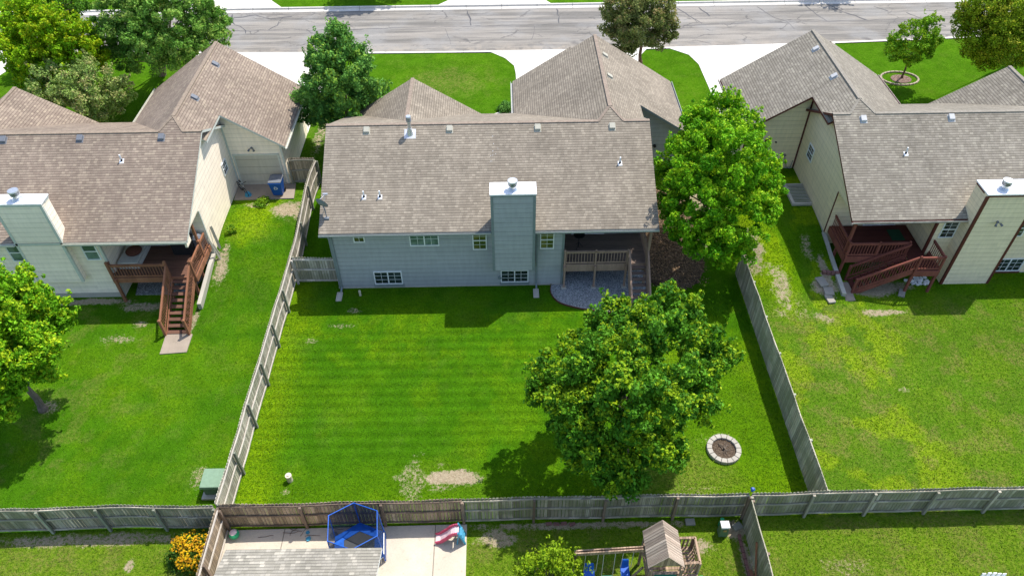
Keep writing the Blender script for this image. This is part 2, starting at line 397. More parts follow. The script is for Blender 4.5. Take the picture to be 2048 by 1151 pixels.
def masks(x, y):
    n1 = fbm(x, y, .35, 5); n2 = fbm(x, y, 1.1, 9); n3 = fbm(x, y, .12, 21)
    Cy = ((x > -11.5) & (x < 12.5) & (y > 15.1) & (y < 29.5)).astype(float)
    Ly = ((x <= -11.5) & (y > 15.1) & (y < 45)).astype(float)
    Ry = ((x >= 12.5) & (y > 15.1) & (y < 40)).astype(float)
    Fy = (y > 39).astype(float); By = (y <= 15.1).astype(float)
    dirt = np.zeros_like(x); lime = .02+.16*ss(.48, .72, n1)+.0*y; dry = .12*ss(.55, .8, n2)
    bright = .5+.16*(n3-.5)+.16*(fbm(x, y, .45, 97)-.5)
    # centre yard: mowing stripes, lusher rim, weeds
    stripe = np.sin(y*2*math.pi/.56+np.sin(x*.15)*.6)*ss(17.5, 19, y)*(1-ss(25.2, 26.5, y))*(1-ss(1.5, 4., x))
    bright = bright+Cy*stripe*.13
    lime = lime+Cy*(.5*(1-ss(.4, 2.0, x+11.4+(n2-.5)))+.22*(1-ss(.8, 3.2, y-15.1+(n1-.5)*2)))
    lime = lime+Cy*.22*ss(.48, .66, fbm(x, y, 1.6, 44))*(ss(22., 24.5, y)*(1-ss(26.8, 28, y)))+Cy*.18*ss(.55, .7, fbm(x, y, .5, 47))
    lime = lime+Cy*.25*ss(6.5, 8, x)*(1-ss(24, 26, y)); dry = dry+Cy*.55*blob(x, y, 7.3, 17.2, 2.2, 1.6, 31)
    dirt = np.maximum.reduce([dirt, 1.15*blob(x, y, -2.4, 17.22, 1.25, .42, 6, .4), .5*blob(x, y, -3.9, 17.2, 1., 1.1, 8, 1.1), .5*blob(x, y, -3.0, 16.75, .7, .3, 4),
        .5*blob(x, y, -9.9, 25.2, .45, .35, 4), .55*blob(x, y, -8.0, 27.3, .5, .25, 13), .45*blob(x, y, -8.6, 26.2, .9, .2, 15), .4*blob(x, y, 9.4, 18.9, 1.3, .5, 5), .35*blob(x, y, 8.0, 16.4, 1.6, .45, 14), .5*blob(x, y, -9.5, 16.7, .25, .2, 3)])
    # side strip between the centre house and right tree: bare mulch-like soil
    dirt = np.maximum(dirt, .0*x); dirt = np.maximum(dirt, .7*blob(x, y, 10.6, 33.5, 2.4, 3.5, 19, .35))
    # left yard
    dry = dry+Ly*(.03+.42*ss(.54, .68, fbm(x, y, 1.3, 91))*(.35+.65*(1-ss(-21, -15, x)))); lime = lime+Ly*.14*ss(.5, .7, fbm(x, y, .9, 93))
    dirt = np.maximum.reduce([dirt, .8*blob(x, y, -12.7, 34.4, 1.3, 1.0, 23, .5), .75*blob(x, y, -14.6, 34.9, 1.0, .3, 25, .5), .7*blob(x, y, -15.5, 30.5, .45, 1.9, 27), .62*blob(x, y, -18.9, 26.6, .5, .3, 22),
        .55*blob(x, y, -19.6, 25.6, 1., .45, 24), .7*blob(x, y, -19.3, 27.9, 1.6, .42, 26), .9*blob(x, y, -22.5, 28.3, 3.2, .3, 28), .5*blob(x, y, -13.3, 17.4, .5, .9, 29), .6*blob(x, y, -21.5, 21.4, .7, .5, 33), .7*blob(x, y, -16.2, 26.6, .22, 1.2, 36)])
    lime = lime+Ly*.8*blob(x, y, -14.4, 33.9, 1.4, 2.3, 35)
    # right yard
    dry = dry+Ry*(.26+.55*ss(.5, .66, fbm(x, y, 1.4, 95)))*(1-ss(26, 28.5, y)); lime = lime+Ry*(.15+.75*ss(.5, .6, fbm(x, y, .6, 61))*(1-ss(17.5, 20.5, x)+.25))
    lime = lime+Ry*1.4*blob(x, y, 16.9, 24.6, 2.4, 2.3, 63, 1.0)*ss(.42, .56, fbm(x, y, 1.0, 66))+Ry*.8*blob(x, y, 14.6, 29.2, 1.0, 3.2, 65, .3)
    dirt = np.maximum.reduce([dirt, .72*blob(x, y, 13.6, 30.6, .7, 1.6, 67), .66*blob(x, y, 14.6, 27.8, .9, 2.2, 69, .8, .25), .66*blob(x, y, 16.3, 26.2, 1.0, .45, 71, .6, -.4), .75*blob(x, y, 19.6, 26.5, 1.5, .3, 73),
        .95*blob(x, y, 19.5, 28.3, 2.3, .75, 75, .3), .9*blob(x, y, 17.2, 28.9, .35, 1.5, 77, .4), .9*blob(x, y, 17.0, 28.2, .8, .6, 78, .4), .6*blob(x, y, 16.6, 30.8, .35, 1.1, 79), .5*blob(x, y, 18.6, 21.5, .5, .25, 81), .6*blob(x, y, 20.6, 30.6, 2., 1.5, 83, .2)])
    # front lawns
    dry = dry+Fy*(.10+.45*blob(x, y, -4., 49., 3.2, 2.2, 41, .8)); bright = bright+Fy*.0
    lime = lime*(1-.6*Fy)+.04*Fy
    dirt = np.maximum(dirt, .6*blob(x, y, -12.0, 42.3, .5, 3.0, 43, .3))
    # near strip
    dry = dry+By*(.35+.4*ss(.48, .62, n2)); lime = lime+By*.45
    dirt = np.maximum.reduce([dirt, By*.75*blob(x, y, -.6, 14.4, .9, .45, 51), By*.8*blob(x, y, 2.5, 14.95, 5.5, .28, 53, .5), By*.95*blob(x, y, 9.0, 14.6, .6, .55, 55, .3), By*.8*blob(x, y, 9.2, 13.3, .3, 1.2, 57, .3),
        By*.7*blob(x, y, -17., 14.7, 5., .35, 59, .5), By*.75*blob(x, y, -15.0, 13.6, .22, .35, 58), By*.7*blob(x, y, 7.5, 13.9, .7, .5, 62, .6), By*.4*blob(x, y, 13.0, 13.0, 1.5, .6, 64)])
    return np.stack([np.clip(dirt, 0, 1), np.clip(lime, 0, 1), np.clip(dry, 0, 1), np.clip(bright, 0, 1)], -1).astype(np.float32)

def make_ground():
    def axis(lo, hi, st, far):
        a = list(np.arange(lo, hi+1e-6, st)); s, p = st, lo; L = []
        while p > -far: s *= 1.35; p -= s; L.append(p)
        s, p = st, hi; Rr = []
        while p < far: s *= 1.35; p += s; Rr.append(p)
        return np.array(L[::-1]+a+Rr)
    xs = axis(-42., 44., .11, 700.); ys = axis(10.5, 56., .11, 700.)
    X, Y = np.meshgrid(xs, ys); Z = T(X, Y)
    nx, ny = len(xs), len(ys)
    co = np.stack([X, Y, Z], -1).reshape(-1, 3)
    idx = np.arange(nx*ny).reshape(ny, nx)
    q = np.stack([idx[:-1, :-1], idx[:-1, 1:], idx[1:, 1:], idx[1:, :-1]], -1).reshape(-1, 4)
    me = bpy.data.meshes.new('ground'); me.vertices.add(len(co)); me.vertices.foreach_set('co', co.ravel())
    me.loops.add(q.size); me.loops.foreach_set('vertex_index', q.ravel())
    me.polygons.add(len(q)); me.polygons.foreach_set('loop_start', np.arange(0, q.size, 4))
    me.polygons.foreach_set('use_smooth', np.ones(len(q), bool)); me.update(calc_edges=True)
    x, y = co[:, 0], co[:, 1]
    colr = masks(x, y)
    a = me.color_attributes.new('Mask', 'FLOAT_COLOR', 'POINT'); a.data.foreach_set('color', colr.ravel())
    me.materials.append(M['ground'])
    o = bpy.data.objects.new('ground', me); COL.objects.link(o); tag(o, kind='structure')
make_ground()

# street, curbs, drives
def cy(x): return 53.42+.0009*x*x
def sheet_x(name, f0, f1, z, mat, x0=-160., x1=160., st=2., th=.0):
    mb = MB(); xs = np.arange(x0, x1, st)
    for a in xs:
        b = a+st; mb.poly([(a, f0(a), z), (b, f0(b), z), (b, f1(b), z), (a, f1(a), z)])
    return mb.build(name, mat)
road = MB()
for a in np.arange(-160., 160., 2.):
    b = a+2; road.poly([(a, cy(a)+.55, 1.045), (b, cy(b)+.55, 1.045), (b, 61.45, 1.045), (a, 61.45, 1.045)], 0)
rs = random.Random(5)
def seal(pts, w, z=1.05):
    L = []
    for i in range(len(pts)-1):
        (x0, y0), (x1, y1) = pts[i], pts[i+1]; n = max(2, int(math.hypot(x1-x0, y1-y0)/.5))
        for k in range(n): L.append((x0+(x1-x0)*k/n, y0+(y1-y0)*k/n))
    L.append(pts[-1]); j = [(p[0]+rs.uniform(-.07, .07), p[1]+rs.uniform(-.07, .07)) for p in L]
    ws = [w*rs.uniform(.35, 1.25) for _ in j]
    for i in range(len(j)-1):
        a, b = Vector(j[i]), Vector(j[i+1]); d = (b-a).normalized(); n = Vector((-d.y, d.x))
        road.poly([(a.x+n.x*ws[i]/2, a.y+n.y*ws[i]/2, z), (a.x-n.x*ws[i]/2, a.y-n.y*ws[i]/2, z), (b.x-n.x*ws[i+1]/2, b.y-n.y*ws[i+1]/2, z), (b.x+n.x*ws[i+1]/2, b.y+n.y*ws[i+1]/2, z)], 1)
seal([(-26, 58.1), (-14, 58.0), (-4, 58.2), (3, 58.4), (9, 58.35)], .07)
seal([(13, 57.7), (20, 58.0), (27, 58.2), (36, 58.3), (44, 58.9)], .07, 1.0505)
for P_, w_ in [([(-23.5, 61.3), (-22.6, 60.3), (-20.6, 60.9), (-19.2, 60.2), (-17.5, 60.5)], .16), ([(27.5, 61.3), (28.4, 59.9), (29.8, 58.3)], .15), ([(10.8, 61.2), (11.6, 60.0), (12.2, 58.2)], .13), ([(-22.6, 61.2), (-22.2, 59.6), (-21.0, 58.5), (-20.6, 57.6)], .13), ([(-18.2, 60.4), (-18.4, 59), (-18.9, 58.2)], .1), ([(-21.4, 61.2), (-17, 60.9), (-12, 61.3)], .06), ([(-2.9, 61.3), (-2.7, 60.1), (-2.5, 58.4)], .12),
        ([(4.6, 61.3), (4.7, 59.8), (4.6, 58.5)], .1), ([(14.6, 61.3), (15.5, 59.6), (16.3, 58.1)], .1), ([(16.6, 61.2), (17.2, 59.4)], .14), ([(21.5, 61.2), (22.4, 59.0), (23.2, 58.2), (23.4, 56.8)], .07), ([(25.6, 61.2), (26.0, 59.4), (26.4, 58.2)], .08),
        ([(31.3, 60.8), (32.2, 59.9)], .1), ([(33.5, 59.6), (34.6, 57.9), (35.6, 57.0)], .1), ([(-4.6, 57.9), (-4.3, 56.6), (-4.0, 55.2)], .035), ([(2.6, 58), (2.5, 56.6), (2.2, 55.6)], .03), ([(24, 56.2), (29, 56.0), (33, 56.6)], .03), ([(40, 61), (36, 59.9), (30, 59.6)], .04), ([(13, 60.2), (22, 60.0), (30, 60.4)], .025), ([(-24, 60.2), (-10, 60.1), (2, 60.2)], .025)]:
    seal(P_, w_, 1.0495+rs.uniform(0, .002))
tag(road.build('road', [M['asphalt'], M['tar']]), kind='structure')
for nm, inner, outer in (('near', 1, 0), ('far', 0, 1)):
    mb = MB()
    for a in np.arange(-160., 160., 2.):
        b = a+2
        for k in range(1):
            if nm == 'near':
                y0, y1 = lambda q: cy(q)-.0, lambda q: cy(q)+.56
                pr = [(0., 1.215), (.14, 1.215), (.18, 1.08), (.56, 1.055)]; f = lambda q, d: cy(q)+d
            else:
                pr = [(0., 1.215), (.16, 1.215), (.2, 1.08), (.62, 1.055)]; f = lambda q, d: 62.05-d
            for (d0, z0), (d1, z1) in zip(pr[:-1], pr[1:]):
                mb.poly([(a, f(a, d0), z0), (b, f(b, d0), z0), (b, f(b, d1), z1), (a, f(a, d1), z1)])
    tag(mb.build('curb', M['curb']), kind='structure')
def drive(pts, z=1.222, mat='conc', name='driveway', th=.12, kind='structure'):
    mb = MB(); mb.slab([(x, y, z) for x, y in pts], th, 0, 0); return tag(mb.build(name, M[mat]), kind=kind)
drive([(1.0, 42.5), (10.3, 42.5), (10.3, 51.5), (10.5, 52.6), (11.1, cy(11)+.1), (-1.0, cy(0)+.1), (.2, 52.4), (.85, 51.2), (.95, 50)])
drive([(14.6, 42.5), (23.8, 42.5), (23.9, 51.), (24.6, 52.8), (25.8, cy(25)+.1), (12.7, cy(13)+.1), (14.1, 52.5), (14.55, 51.), (14.6, 48)])
drive([(-22., 42.5), (-12.9, 42.5), (-12.9, 50.5), (-12.4, 52.3), (-11., cy(-11)+.1), (-23.8, cy(-24)+.1), (-22.4, 52.2), (-22., 50.5)])
drive([(-46, 42), (-37.2, 42), (-37.2, 50.5), (-36.6, 52.6), (-35, cy(-35)+.1), (-48, cy(-47)+.1)])
drive([(-5.4, 62.0), (4.2, 62.0), (2.9, 64), (2.8, 75), (-3.4, 75), (-3.6, 64)], 1.222)
drive([(-24.6, 62.0), (-18.6, 62.0), (-20.2, 64), (-20.4, 75), (-29, 75), (-29, 62.0)], 1.222)
drive([(-.9, 43.), (-1.6, 44.0), (.6, 45.2), (.6, 44.0)], 1.222, name='front_walk')
# mulch under right tree & patio
tag((lambda mb: (mb.slab([(-11.42, 15.0, .03), (-11.42, 8, .03), (-1.76, 8, .03), (-1.78, 15.06, .03)], .1, 0, 0), mb.build('patio', M['conc_p']))[1])(MB()), kind='structure')

# ------------------------------------------------------------------ generic parts
def window(par, o, u, n, w, h, cols=2, rows=2, leaves=1, horiz=True, frame='white', pane='glass', label=None, tw=.055, sill=None):
    """o: lower left corner on the wall plane; leaves side by side (horiz) or one above the other"""
    mb = MB()
    mb.fb(o, u, n, 0, tw, 0, h, -.01, .05); mb.fb(o, u, n, w-tw, w, 0, h, -.01, .05)
    mb.fb(o, u, n, tw, w-tw, 0, tw, -.01, .05); mb.fb(o, u, n, tw, w-tw, h-tw, h, -.01, .05)
    iw, ih = w-2*tw, h-2*tw
    for k in range(1, leaves):
        if horiz: x = tw+iw*k/leaves; mb.fb(o, u, n, x-.03, x+.03, tw, h-tw, -.01, .044)
        else: z = tw+ih*k/leaves; mb.fb(o, u, n, tw, w-tw, z-.03, z+.03, -.01, .044)
    for L in range(leaves):
        a0, a1 = (tw+iw*L/leaves, tw+iw*(L+1)/leaves) if horiz else (tw, w-tw)
        b0, b1 = (tw, h-tw) if horiz else (tw+ih*L/leaves, tw+ih*(L+1)/leaves)
        for i in range(1, cols): x = a0+(a1-a0)*i/cols; mb.fb(o, u, n, x-.008, x+.008, b0, b1, -.01, .03)
        for j in range(1, rows): z = b0+(b1-b0)*j/rows; mb.fb(o, u, n, a0, a1, z-.008, z+.008, -.01, .027)
    f = mb.build('window', M[frame], par)
    if label: f['label'] = label
    mb = MB(); mb.fb(o, u, n, tw-.01, w-tw+.01, tw-.01, h-tw+.01, -.012, .018); mb.build('pane', M[pane], f)
    if sill:
        mb = MB(); mb.fb(o, u, n, -.05, w+.05, -.17, -.004, -.01, .06); mb.build('sill', M[sill], f)
    return f

def railing(par, p, q, mat, h=.9, sp=.13, gap=.12, name='railing'):
    """p,q: points at floor level (may differ in height)"""
    mb = MB(); p, q = Vector(p), Vector(q); z = Vector((0, 0, 1))
    mb.beam(p+z*h, q+z*h, .09, .04); mb.beam(p+z*(h-.09), q+z*(h-.09), .04, .08); mb.beam(p+z*gap, q+z*gap, .04, .08)
    L = (q-p).length; n = max(1, int(L/.15))
    for i in range(n):
        c = p+(q-p)*((i+.5)/n); mb.box(c.x-.015, c.x+.015, c.y-.015, c.y+.015, c.z+gap+.02, c.z+h-.1)
    return mb.build(name, mat, par)
def post(par, x, y, z0, z1, mat, w=.1, name='post', cap=True):
    mb = MB(); mb.box(x-w/2, x+w/2, y-w/2, y+w/2, z0, z1)
    if cap: mb.hexa([(x-w/2-.012, y-w/2-.012, z1), (x+w/2+.012, y-w/2-.012, z1), (x+w/2+.012, y+w/2+.012, z1), (x-w/2-.012, y+w/2+.012, z1)]+[(x-.02, y-.02, z1+.05), (x+.02, y-.02, z1+.05), (x+.02, y+.02, z1+.05), (x-.02, y+.02, z1+.05)])
    return mb.build(name, mat, par)
def stairs(par, top, dirv, side, width, n, rise, run, mat, matr, thick=.04):
    """top: point at inner top edge, dirv: horizontal descent direction, side: unit across"""
    st = MB(); top = Vector(top); d = Vector(dirv); s = Vector(side)
    for k in (0, 1):
        a = top+s*(width*k)+Vector((0, 0, -.12)); b = a+d*(run*n)+Vector((0, 0, -rise*n))
        st.beam(a, b, .045, .26)
    o = st.build('staircase', matr, par)
    for i in range(n):
        c = top+d*(run*i)+Vector((0, 0, -rise*(i+1))); mb = MB()
        A = c; B = c+s*width; D = d*(run-.03); zt = Vector((0, 0, thick))
        mb.hexa([A, B, B+D, A+D, A+zt, B+zt, B+D+zt, A+D+zt]); mb.build('tread', mat, o)
    return o

# ------------------------------------------------------------------ houses
def house(hx, sx, dy, cfg):
    """hx: x of the gable end of the main roof, local coordinate l runs inwards"""
    X = lambda l: hx+sx*l
    Ye, ze, s, hd = 28.61+dy, 4.13, .507, 5.54
    Yr, zr, Yf = Ye+hd, ze+s*hd, Ye+2*hd
    Lw = 17.0; sh, cap, sd, tr, gt = cfg['sh'], cfg['cap'], cfg['sd'], cfg['tr'], cfg['gt']
    h = thing('house', (X(8.5), Ye+5.5, 0), cfg['label'], 'house')
    # roof
    rf = MB()
    rf.slab([(X(0), Ye, ze), (X(Lw), Ye, ze), (X(Lw), Yr, zr), (X(0), Yr, zr)])
    rf.slab([(X(0), Yr, zr), (X(Lw), Yr, zr), (X(Lw), Yf, ze), (X(0), Yf, ze)])
    go = cfg.get('go', -3.02); gi = cfg.get('gi', 7.08); gm = (go+gi)/2; zg = 7.36; gp = (zg-ze)/((gi-go)/2)
    Ygf = 43.25+dy*.5; Ygr = cfg['Ygr']; Ya = Ye+(zg-ze)/s
    dx_ = (zg-zr)/gp
    rf.slab([(X(gm), Ya, zg), (X(gm+dx_), Yr, zr), (X(gi), Yr, ze), (X(gi), Ygf+.28, ze), (X(gm+1.4), Ygf+.28, zg-1.4*gp), (X(gm+1.4), Ygf, zg-1.4*gp), (X(gm), Ygf, zg)])
    ze0 = zg-gp*(gm-.01)
    rf.slab([(X(gm), Ya, zg), (X(gm), Ygf, zg), (X(go), Ygf, ze), (X(go), Ygr, ze), (X(-.04), Ygr, zg-gp*(gm+.04)), (X(-.04), Yr+.05, zg-gp*(gm+.04)), (X(gm-dx_), Yr, zr)])
    rf.slab([(X(gm-dx_-.02), Yr, zr+.003), (X(gm+dx_+.02), Yr, zr+.003), (X(gm), Ya, zg+.003)], .1)
    # front wing
    wm = 13.05; wh = 4.05; wz = 6.08; we = 3.55; Yw = 40.6+dy
    Yv = Yr+.1
    rf.slab([(X(wm), Yv, wz), (X(wm), Yw, wz), (X(wm-wh), Yw, we), (X(wm-wh), Yv, we)])
    rf.slab([(X(wm), Yv, wz), (X(wm+wh), Yv, we), (X(wm+wh), Yw, we), (X(wm), Yw, wz)])
    # ridge caps
    def capline(p, q, w=.16):
        rf.beam((p[0], p[1], p[2]-.032), (q[0], q[1], q[2]-.032), w*1.25, .08, 2)
    capline((X(0), Yr, zr), (X(gm-dx_), Yr, zr)); capline((X(gm+dx_), Yr, zr), (X(Lw), Yr, zr))
    capline((X(gm), Ya-.05, zg), (X(gm), Ygf, zg)); capline((X(gm-dx_), Yr, zr), (X(gm), Ya, zg), .12); capline((X(gm+dx_), Yr, zr), (X(gm), Ya, zg), .12)
    capline((X(wm), Yr+1.6, wz), (X(wm), Yw, wz))
    roof = rf.build('roof', [sh, tr, cap], h)
    # gutters
    def gut(*bx):
        g = MB()
        for q in bx: g.box(*q)
        g.build('gutter', gt, h)
    ch0, ch1 = cfg['ch']
    for (l0, l1) in ((0, ch0), (ch1, Lw)):
        gut((X(l0), X(l1), Ye-.12, Ye-.105, ze-.13, ze-.01), (X(l0), X(l1), Ye-.12, Ye-.002, ze-.13, ze-.115))
    gut((X(go)-sx*.12, X(go)-sx*.1, Ygr, Ygf, ze-.13, ze-.0), (X(go)-sx*.12, X(go), Ygr, Ygf, ze-.13, ze-.115))
    gut((X(gi)+sx*.12, X(gi)+sx*.1, Yf, Ygf+.28, ze-.13, ze-.0), (X(gi)+sx*.12, X(gi), Yf, Ygf+.28, ze-.13, ze-.115))
    # walls
    w = MB(); y0, y1 = Ye+.39, Yf-.39; rec = Ye+.39+2.3; lw = 4.68; ew = .3
    zt = ze+.39*s-.145
    w.box(X(lw), X(Lw-ew), y0, y1, -.3, zt); w.box(X(ew), X(lw-.002), rec, y1, -.3, zt)
    def gabz(y): return zr-.15-abs(y-Yr)*s
    for l0, l1 in ((ew, ew+.12), (Lw-ew-.12, Lw-ew)):
        w.prism([(y0, zt-.28), (y1, zt-.28), (y1, gabz(y1)), (Yr, gabz(Yr)), (y0, gabz(y0))], 'x', X(l0)-sx*.002, X(l1))
    w.box(X(lw-.15), X(ew), y0, y0+.12, zt-.28, zt-.01)
    # garage walls
    gl0, gl1 = go+.38, gi-.38; gy0, gy1 = Ygr+.4, Ygf-.4
    gz = lambda l: zg-.16-abs(l-gm)*gp
    w.prism([(X(gl0), .6), (X(ew+.004), .6), (X(ew+.004), gz(ew)), (X(gl0), gz(gl0))], 'y', gy0, gy0+.12)
    w.prism([(X(gl0), .6), (X(gl1), .6), (X(gl1), gz(gl1)), (X(gm), gz(gm)), (X(gl0), gz(gl0))], 'y', gy1, gy1-.12)
    w.box(X(gl0), X(gl0+.12), gy0+.12, gy1-.12, .6, gz(gl0)); w.box(X(gl1), X(gl1-.12), y1, gy1-.12, .6, gz(gl1))
    # little end wall between garage roof and main gable
    w.prism([(Yr+1., gabz(Yr+1.)), (gy0+.1, gabz(gy0)), (gy0+.1, gz(ew)), (Yr+1., gz(ew))], 'x', X(ew)-sx*.001, X(ew+.11))
    # wing walls
    wz_ = lambda l: wz-.16-abs(l-wm)*(wz-we)/wh
    w.prism([(X(wm-wh+.3), .6), (X(wm+wh-.6), .6), (X(wm+wh-.6), wz_(wm+wh-.6)), (X(wm), wz_(wm)), (X(wm-wh+.3), wz_(wm-wh+.3))], 'y', y1+.001, Yw-.35)
    w.build('wall', sd, h)
    # foundation
    f = MB(); f.box(X(lw-.02), X(Lw-ew+.02), y0-.02, y0+.1, -.3, cfg.get('fz', .08)); f.box(X(ew-.03), X(ew+.1), rec-.02, y1, -.3, cfg.get('fe', 1.1)); f.box(X(gl0-.02), X(ew), gy0-.02, gy0+.05, .6, 1.3)
    f.build('foundation', M['conc_f'], h)
    # corner trim
    tw = .1
    def trim(*q):
        c = MB(); c.box(*q); c.build('corner_trim', tr, h)
    for l, y in ((lw, y0), (Lw-ew, y0)):
        trim(X(l)-sx*.02, X(l)+sx*(tw if l < 10 else -tw), y-.02, y+.005, 0.05, zt-.01)
    trim(X(lw)-sx*.022, X(lw)+sx*.002, y0+.006, y0+tw, .05, zt-.01)
    trim(X(ew)-sx*.022, X(ew)+sx*.002, rec-.001, rec+tw, .3, zt-.3)
    trim(X(gl0)-sx*.02, X(gl0)+sx*tw, gy0-.02, gy0+.004, 1.2, gz(gl0)-.02); trim(X(ew)-sx*.1, X(ew)-sx*.005, gy0-.02, gy0+.004, 1.2, gz(ew)-.02)
    # porch back wall doors
    d = MB(); d.fb((X(lw-.6), rec, 1.6), (-sx, 0, 0), (0, -1, 0), 0, 1.8, 0, 2.1, -.01, .04, 0); dr = d.build('sliding_door', M['white'], h)
    d = MB(); d.fb((X(lw-.6), rec, 1.6), (-sx, 0, 0), (0, -1, 0), .09, .86, .08, 2.0, .03, .05, 0); d.fb((X(lw-.6), rec, 1.6), (-sx, 0, 0), (0, -1, 0), .94, 1.71, .08, 2.0, .03, .05, 0); d.build('pane', M['glass'], dr)
    # roof vents
    def rv(x, y, par, face, on=None):
        z = on; mb = MB(); k = 0
        if face == 'rear': sl = s; mb.box(x-.15, x+.15, y-.15, y+.15, z-.02, z+.13)
        else: mb.box(x-.15, x+.15, y-.15, y+.15, z-.05, z+.12)
        v = mb.v
        # lean the hood with the slope
        for i in range(len(v)):
            px, py, pz = v[i]
            if face == 'rear': v[i] = (px, py, pz+(py-y)*s)
            else: v[i] = (px, py, pz-abs(px-X(gm))*0+(-(abs(px-X(gm))-abs(x-X(gm)))*gp))
        b0 = len(mb.v); mb.box(x-.19, x+.19, y-.2, y+.19, z-.02, z+.015)
        for i in range(b0, len(v)):
            px, py, pz = v[i]
            if face == 'rear': v[i] = (px, py, pz+(py-y)*s)
            else: v[i] = (px, py, pz-(abs(px-X(gm))-abs(x-X(gm)))*gp)
        mb.build('roof_vent', cfg['vent'], roof, bevel=.015)
    for x in cfg['rv']: rv(x, Yr-.36, roof, 'rear', zr-.36*s)
    for l, y in cfg['gv']: rv(X(gm)+l, y, roof, 'side', zg-abs(l)*gp)
    # plumbing stacks
    for x, y in cfg['pipes']:
        z = ze+s*(y-Ye); mb = MB(); mb.slab([(x-.11, y-.14, z-.14*s+.02), (x+.11, y-.14, z-.14*s+.02), (x+.11, y+.09, z+.09*s+.02), (x-.11, y+.09, z+.09*s+.02)], .03, 0, 0)
        mb.cyl((x, y, z-.1), (x, y, z+.12), .065, .05, 10, 1); mb.cyl((x, y, z), (x, y, z+.36), .04, .04, 10, 0); mb.build('plumbing_stack', [M['capm'], M['black']], roof)
    # chimney
    x0, x1, yc0, yc1, z0, z1 = cfg['chim']
    mb = MB(); mb.box(x0, x1, yc0, yc1, z0, z1); ch = mb.build('chimney', sd, h)
    mb = MB()
    for xx, si in ((x0, 1), (x1, -1)):
        mb.box(xx-si*.02, xx+si*.11, yc0-.02, yc0+.004, z0, z1-.12); mb.box(xx-si*.022, xx+si*.003, yc0-.022, yc0+.09, z0, z1-.12)
        mb.box(xx-si*.021, xx+si*.003, yc0+.3, yc1+.01, z1-.12, z1+.001)
    mb.box(x0-.02, x1+.02, yc0-.024, yc0+.003, z1-.12, z1-.002); mb.build('chimney_trim', cfg.get('ctr', tr), ch)
    mb = MB(); mb.box(x0-.05, x1+.05, yc0-.05, yc1+.06, z1, z1+.07); mb.build('chimney_cap', M['capm'], ch)
    cx, cyy = cfg['flue']; z1 += .07; mb = MB()
    mb.cyl((cx, cyy, z1-.02), (cx, cyy, z1+.1), .27, .17, 16); mb.cyl((cx, cyy, z1+.05), (cx, cyy, z1+.42), .15, .15, 16)
    for k in range(5): mb.cyl((cx, cyy, z1+.27+k*.042), (cx, cyy, z1+.285+k*.042), .225, .225, 18, 1)
    mb.cyl((cx, cyy, z1+.27), (cx, cyy, z1+.46), .19, .19, 16, 2); mb.cyl((cx, cyy, z1+.47), (cx, cyy, z1+.52), .25, .235, 18, 0); mb.build('flue_cap', [M['metal'], M['metal'], M['black']], ch)
    return h, roof, dict(X=X, y0=y0, rec=rec, lw=lw, gy0=gy0, ze=ze, zt=zt, s=s, Ye=Ye)

UXP, NY = (1, 0, 0), (0, -1, 0)
# centre house
hC, roofC, gC = house(7.68, -1, 0, dict(label='grey blue house with grey brown shingle roof in the middle, deck at its right corner', sh=M['sh_c'], cap=M['cap_c'], sd=M['sd_c'], tr=M['tr_c'], gt=M['gutter_c'], Ygr=37.2,
    ch=(6.2, 8.4), rv=[-7.18, -2.84, 1.77, 5.68], gv=[(.42, 41.0), (.42, 38.5)], pipes=[(-7.14, 30.4), (-6.33, 30.4), (5.95, 31.9)], chim=(-.68, 1.46, 28.43, 29.3, 1.62, 6.5), flue=(.37, 28.78), vent=M['vent_c'], fe=1.1))
y0 = gC['y0']
window(hC, (-7.74, y0, 3.25), UXP, NY, .58, .6, 2, 2, 1, pane='glass_refl', label='small upper window')
window(hC, (-4.90, y0, 2.94), UXP, NY, 1.5, .93, 2, 2, 2, True, pane='glass_b', label='wide upper window with pale curtains')
window(hC, (-1.70, y0, 2.62), UXP, NY, .73, 1.22, 2, 2, 2, False, pane='glass_refl')
window(hC, (1.75, y0, 2.60), UXP, NY, .73, 1.22, 2, 2, 2, False, pane='glass_refl')
window(hC, (-7.05, y0, .28), UXP, NY, 1.5, .92, 2, 3, 2, True, pane='glass', sill='tr_c', label='wide basement window')
window(hC, (-.30, y0, .26), UXP, NY, 1.48, .88, 2, 3, 2, True, pane='glass', sill='tr_c', label='wide basement window under the chimney')
def downspout(h, x, yw, ye, z0, zt, mat, splash=True):
    mb = MB(); mb.beam((x, ye-.06, zt), (x, ye-.06, zt-.12), .09, .07); mb.beam((x, ye-.06, zt-.1), (x, yw-.05, zt-.38), .09, .07); mb.box(x-.045, x+.045, yw-.085, yw-.01, z0+.12, zt-.36); mb.beam((x, yw-.06, z0+.15), (x, yw-.38, z0+.07), .09, .07)
    mb.build('downspout', mat, h)
downspout(hC, -8.86, y0, 28.61, 0, 4.03, M['tr_c']); downspout(hC, 1.6, y0, 28.61, 0, 4.03, M['tr_c'])
mb = MB(); mb.cyl((-.35, y0, .62), (-.35, y0-.1, .62), .09, .09, 12); mb.build('wall_vent', M['tr_c'], hC)
mb = MB(); mb.cyl((8.96, 37.6, 3.05), (8.96, 37.48, 3.05), .09, .09, 14); mb.build('wall_lamp', M['black'], hC)
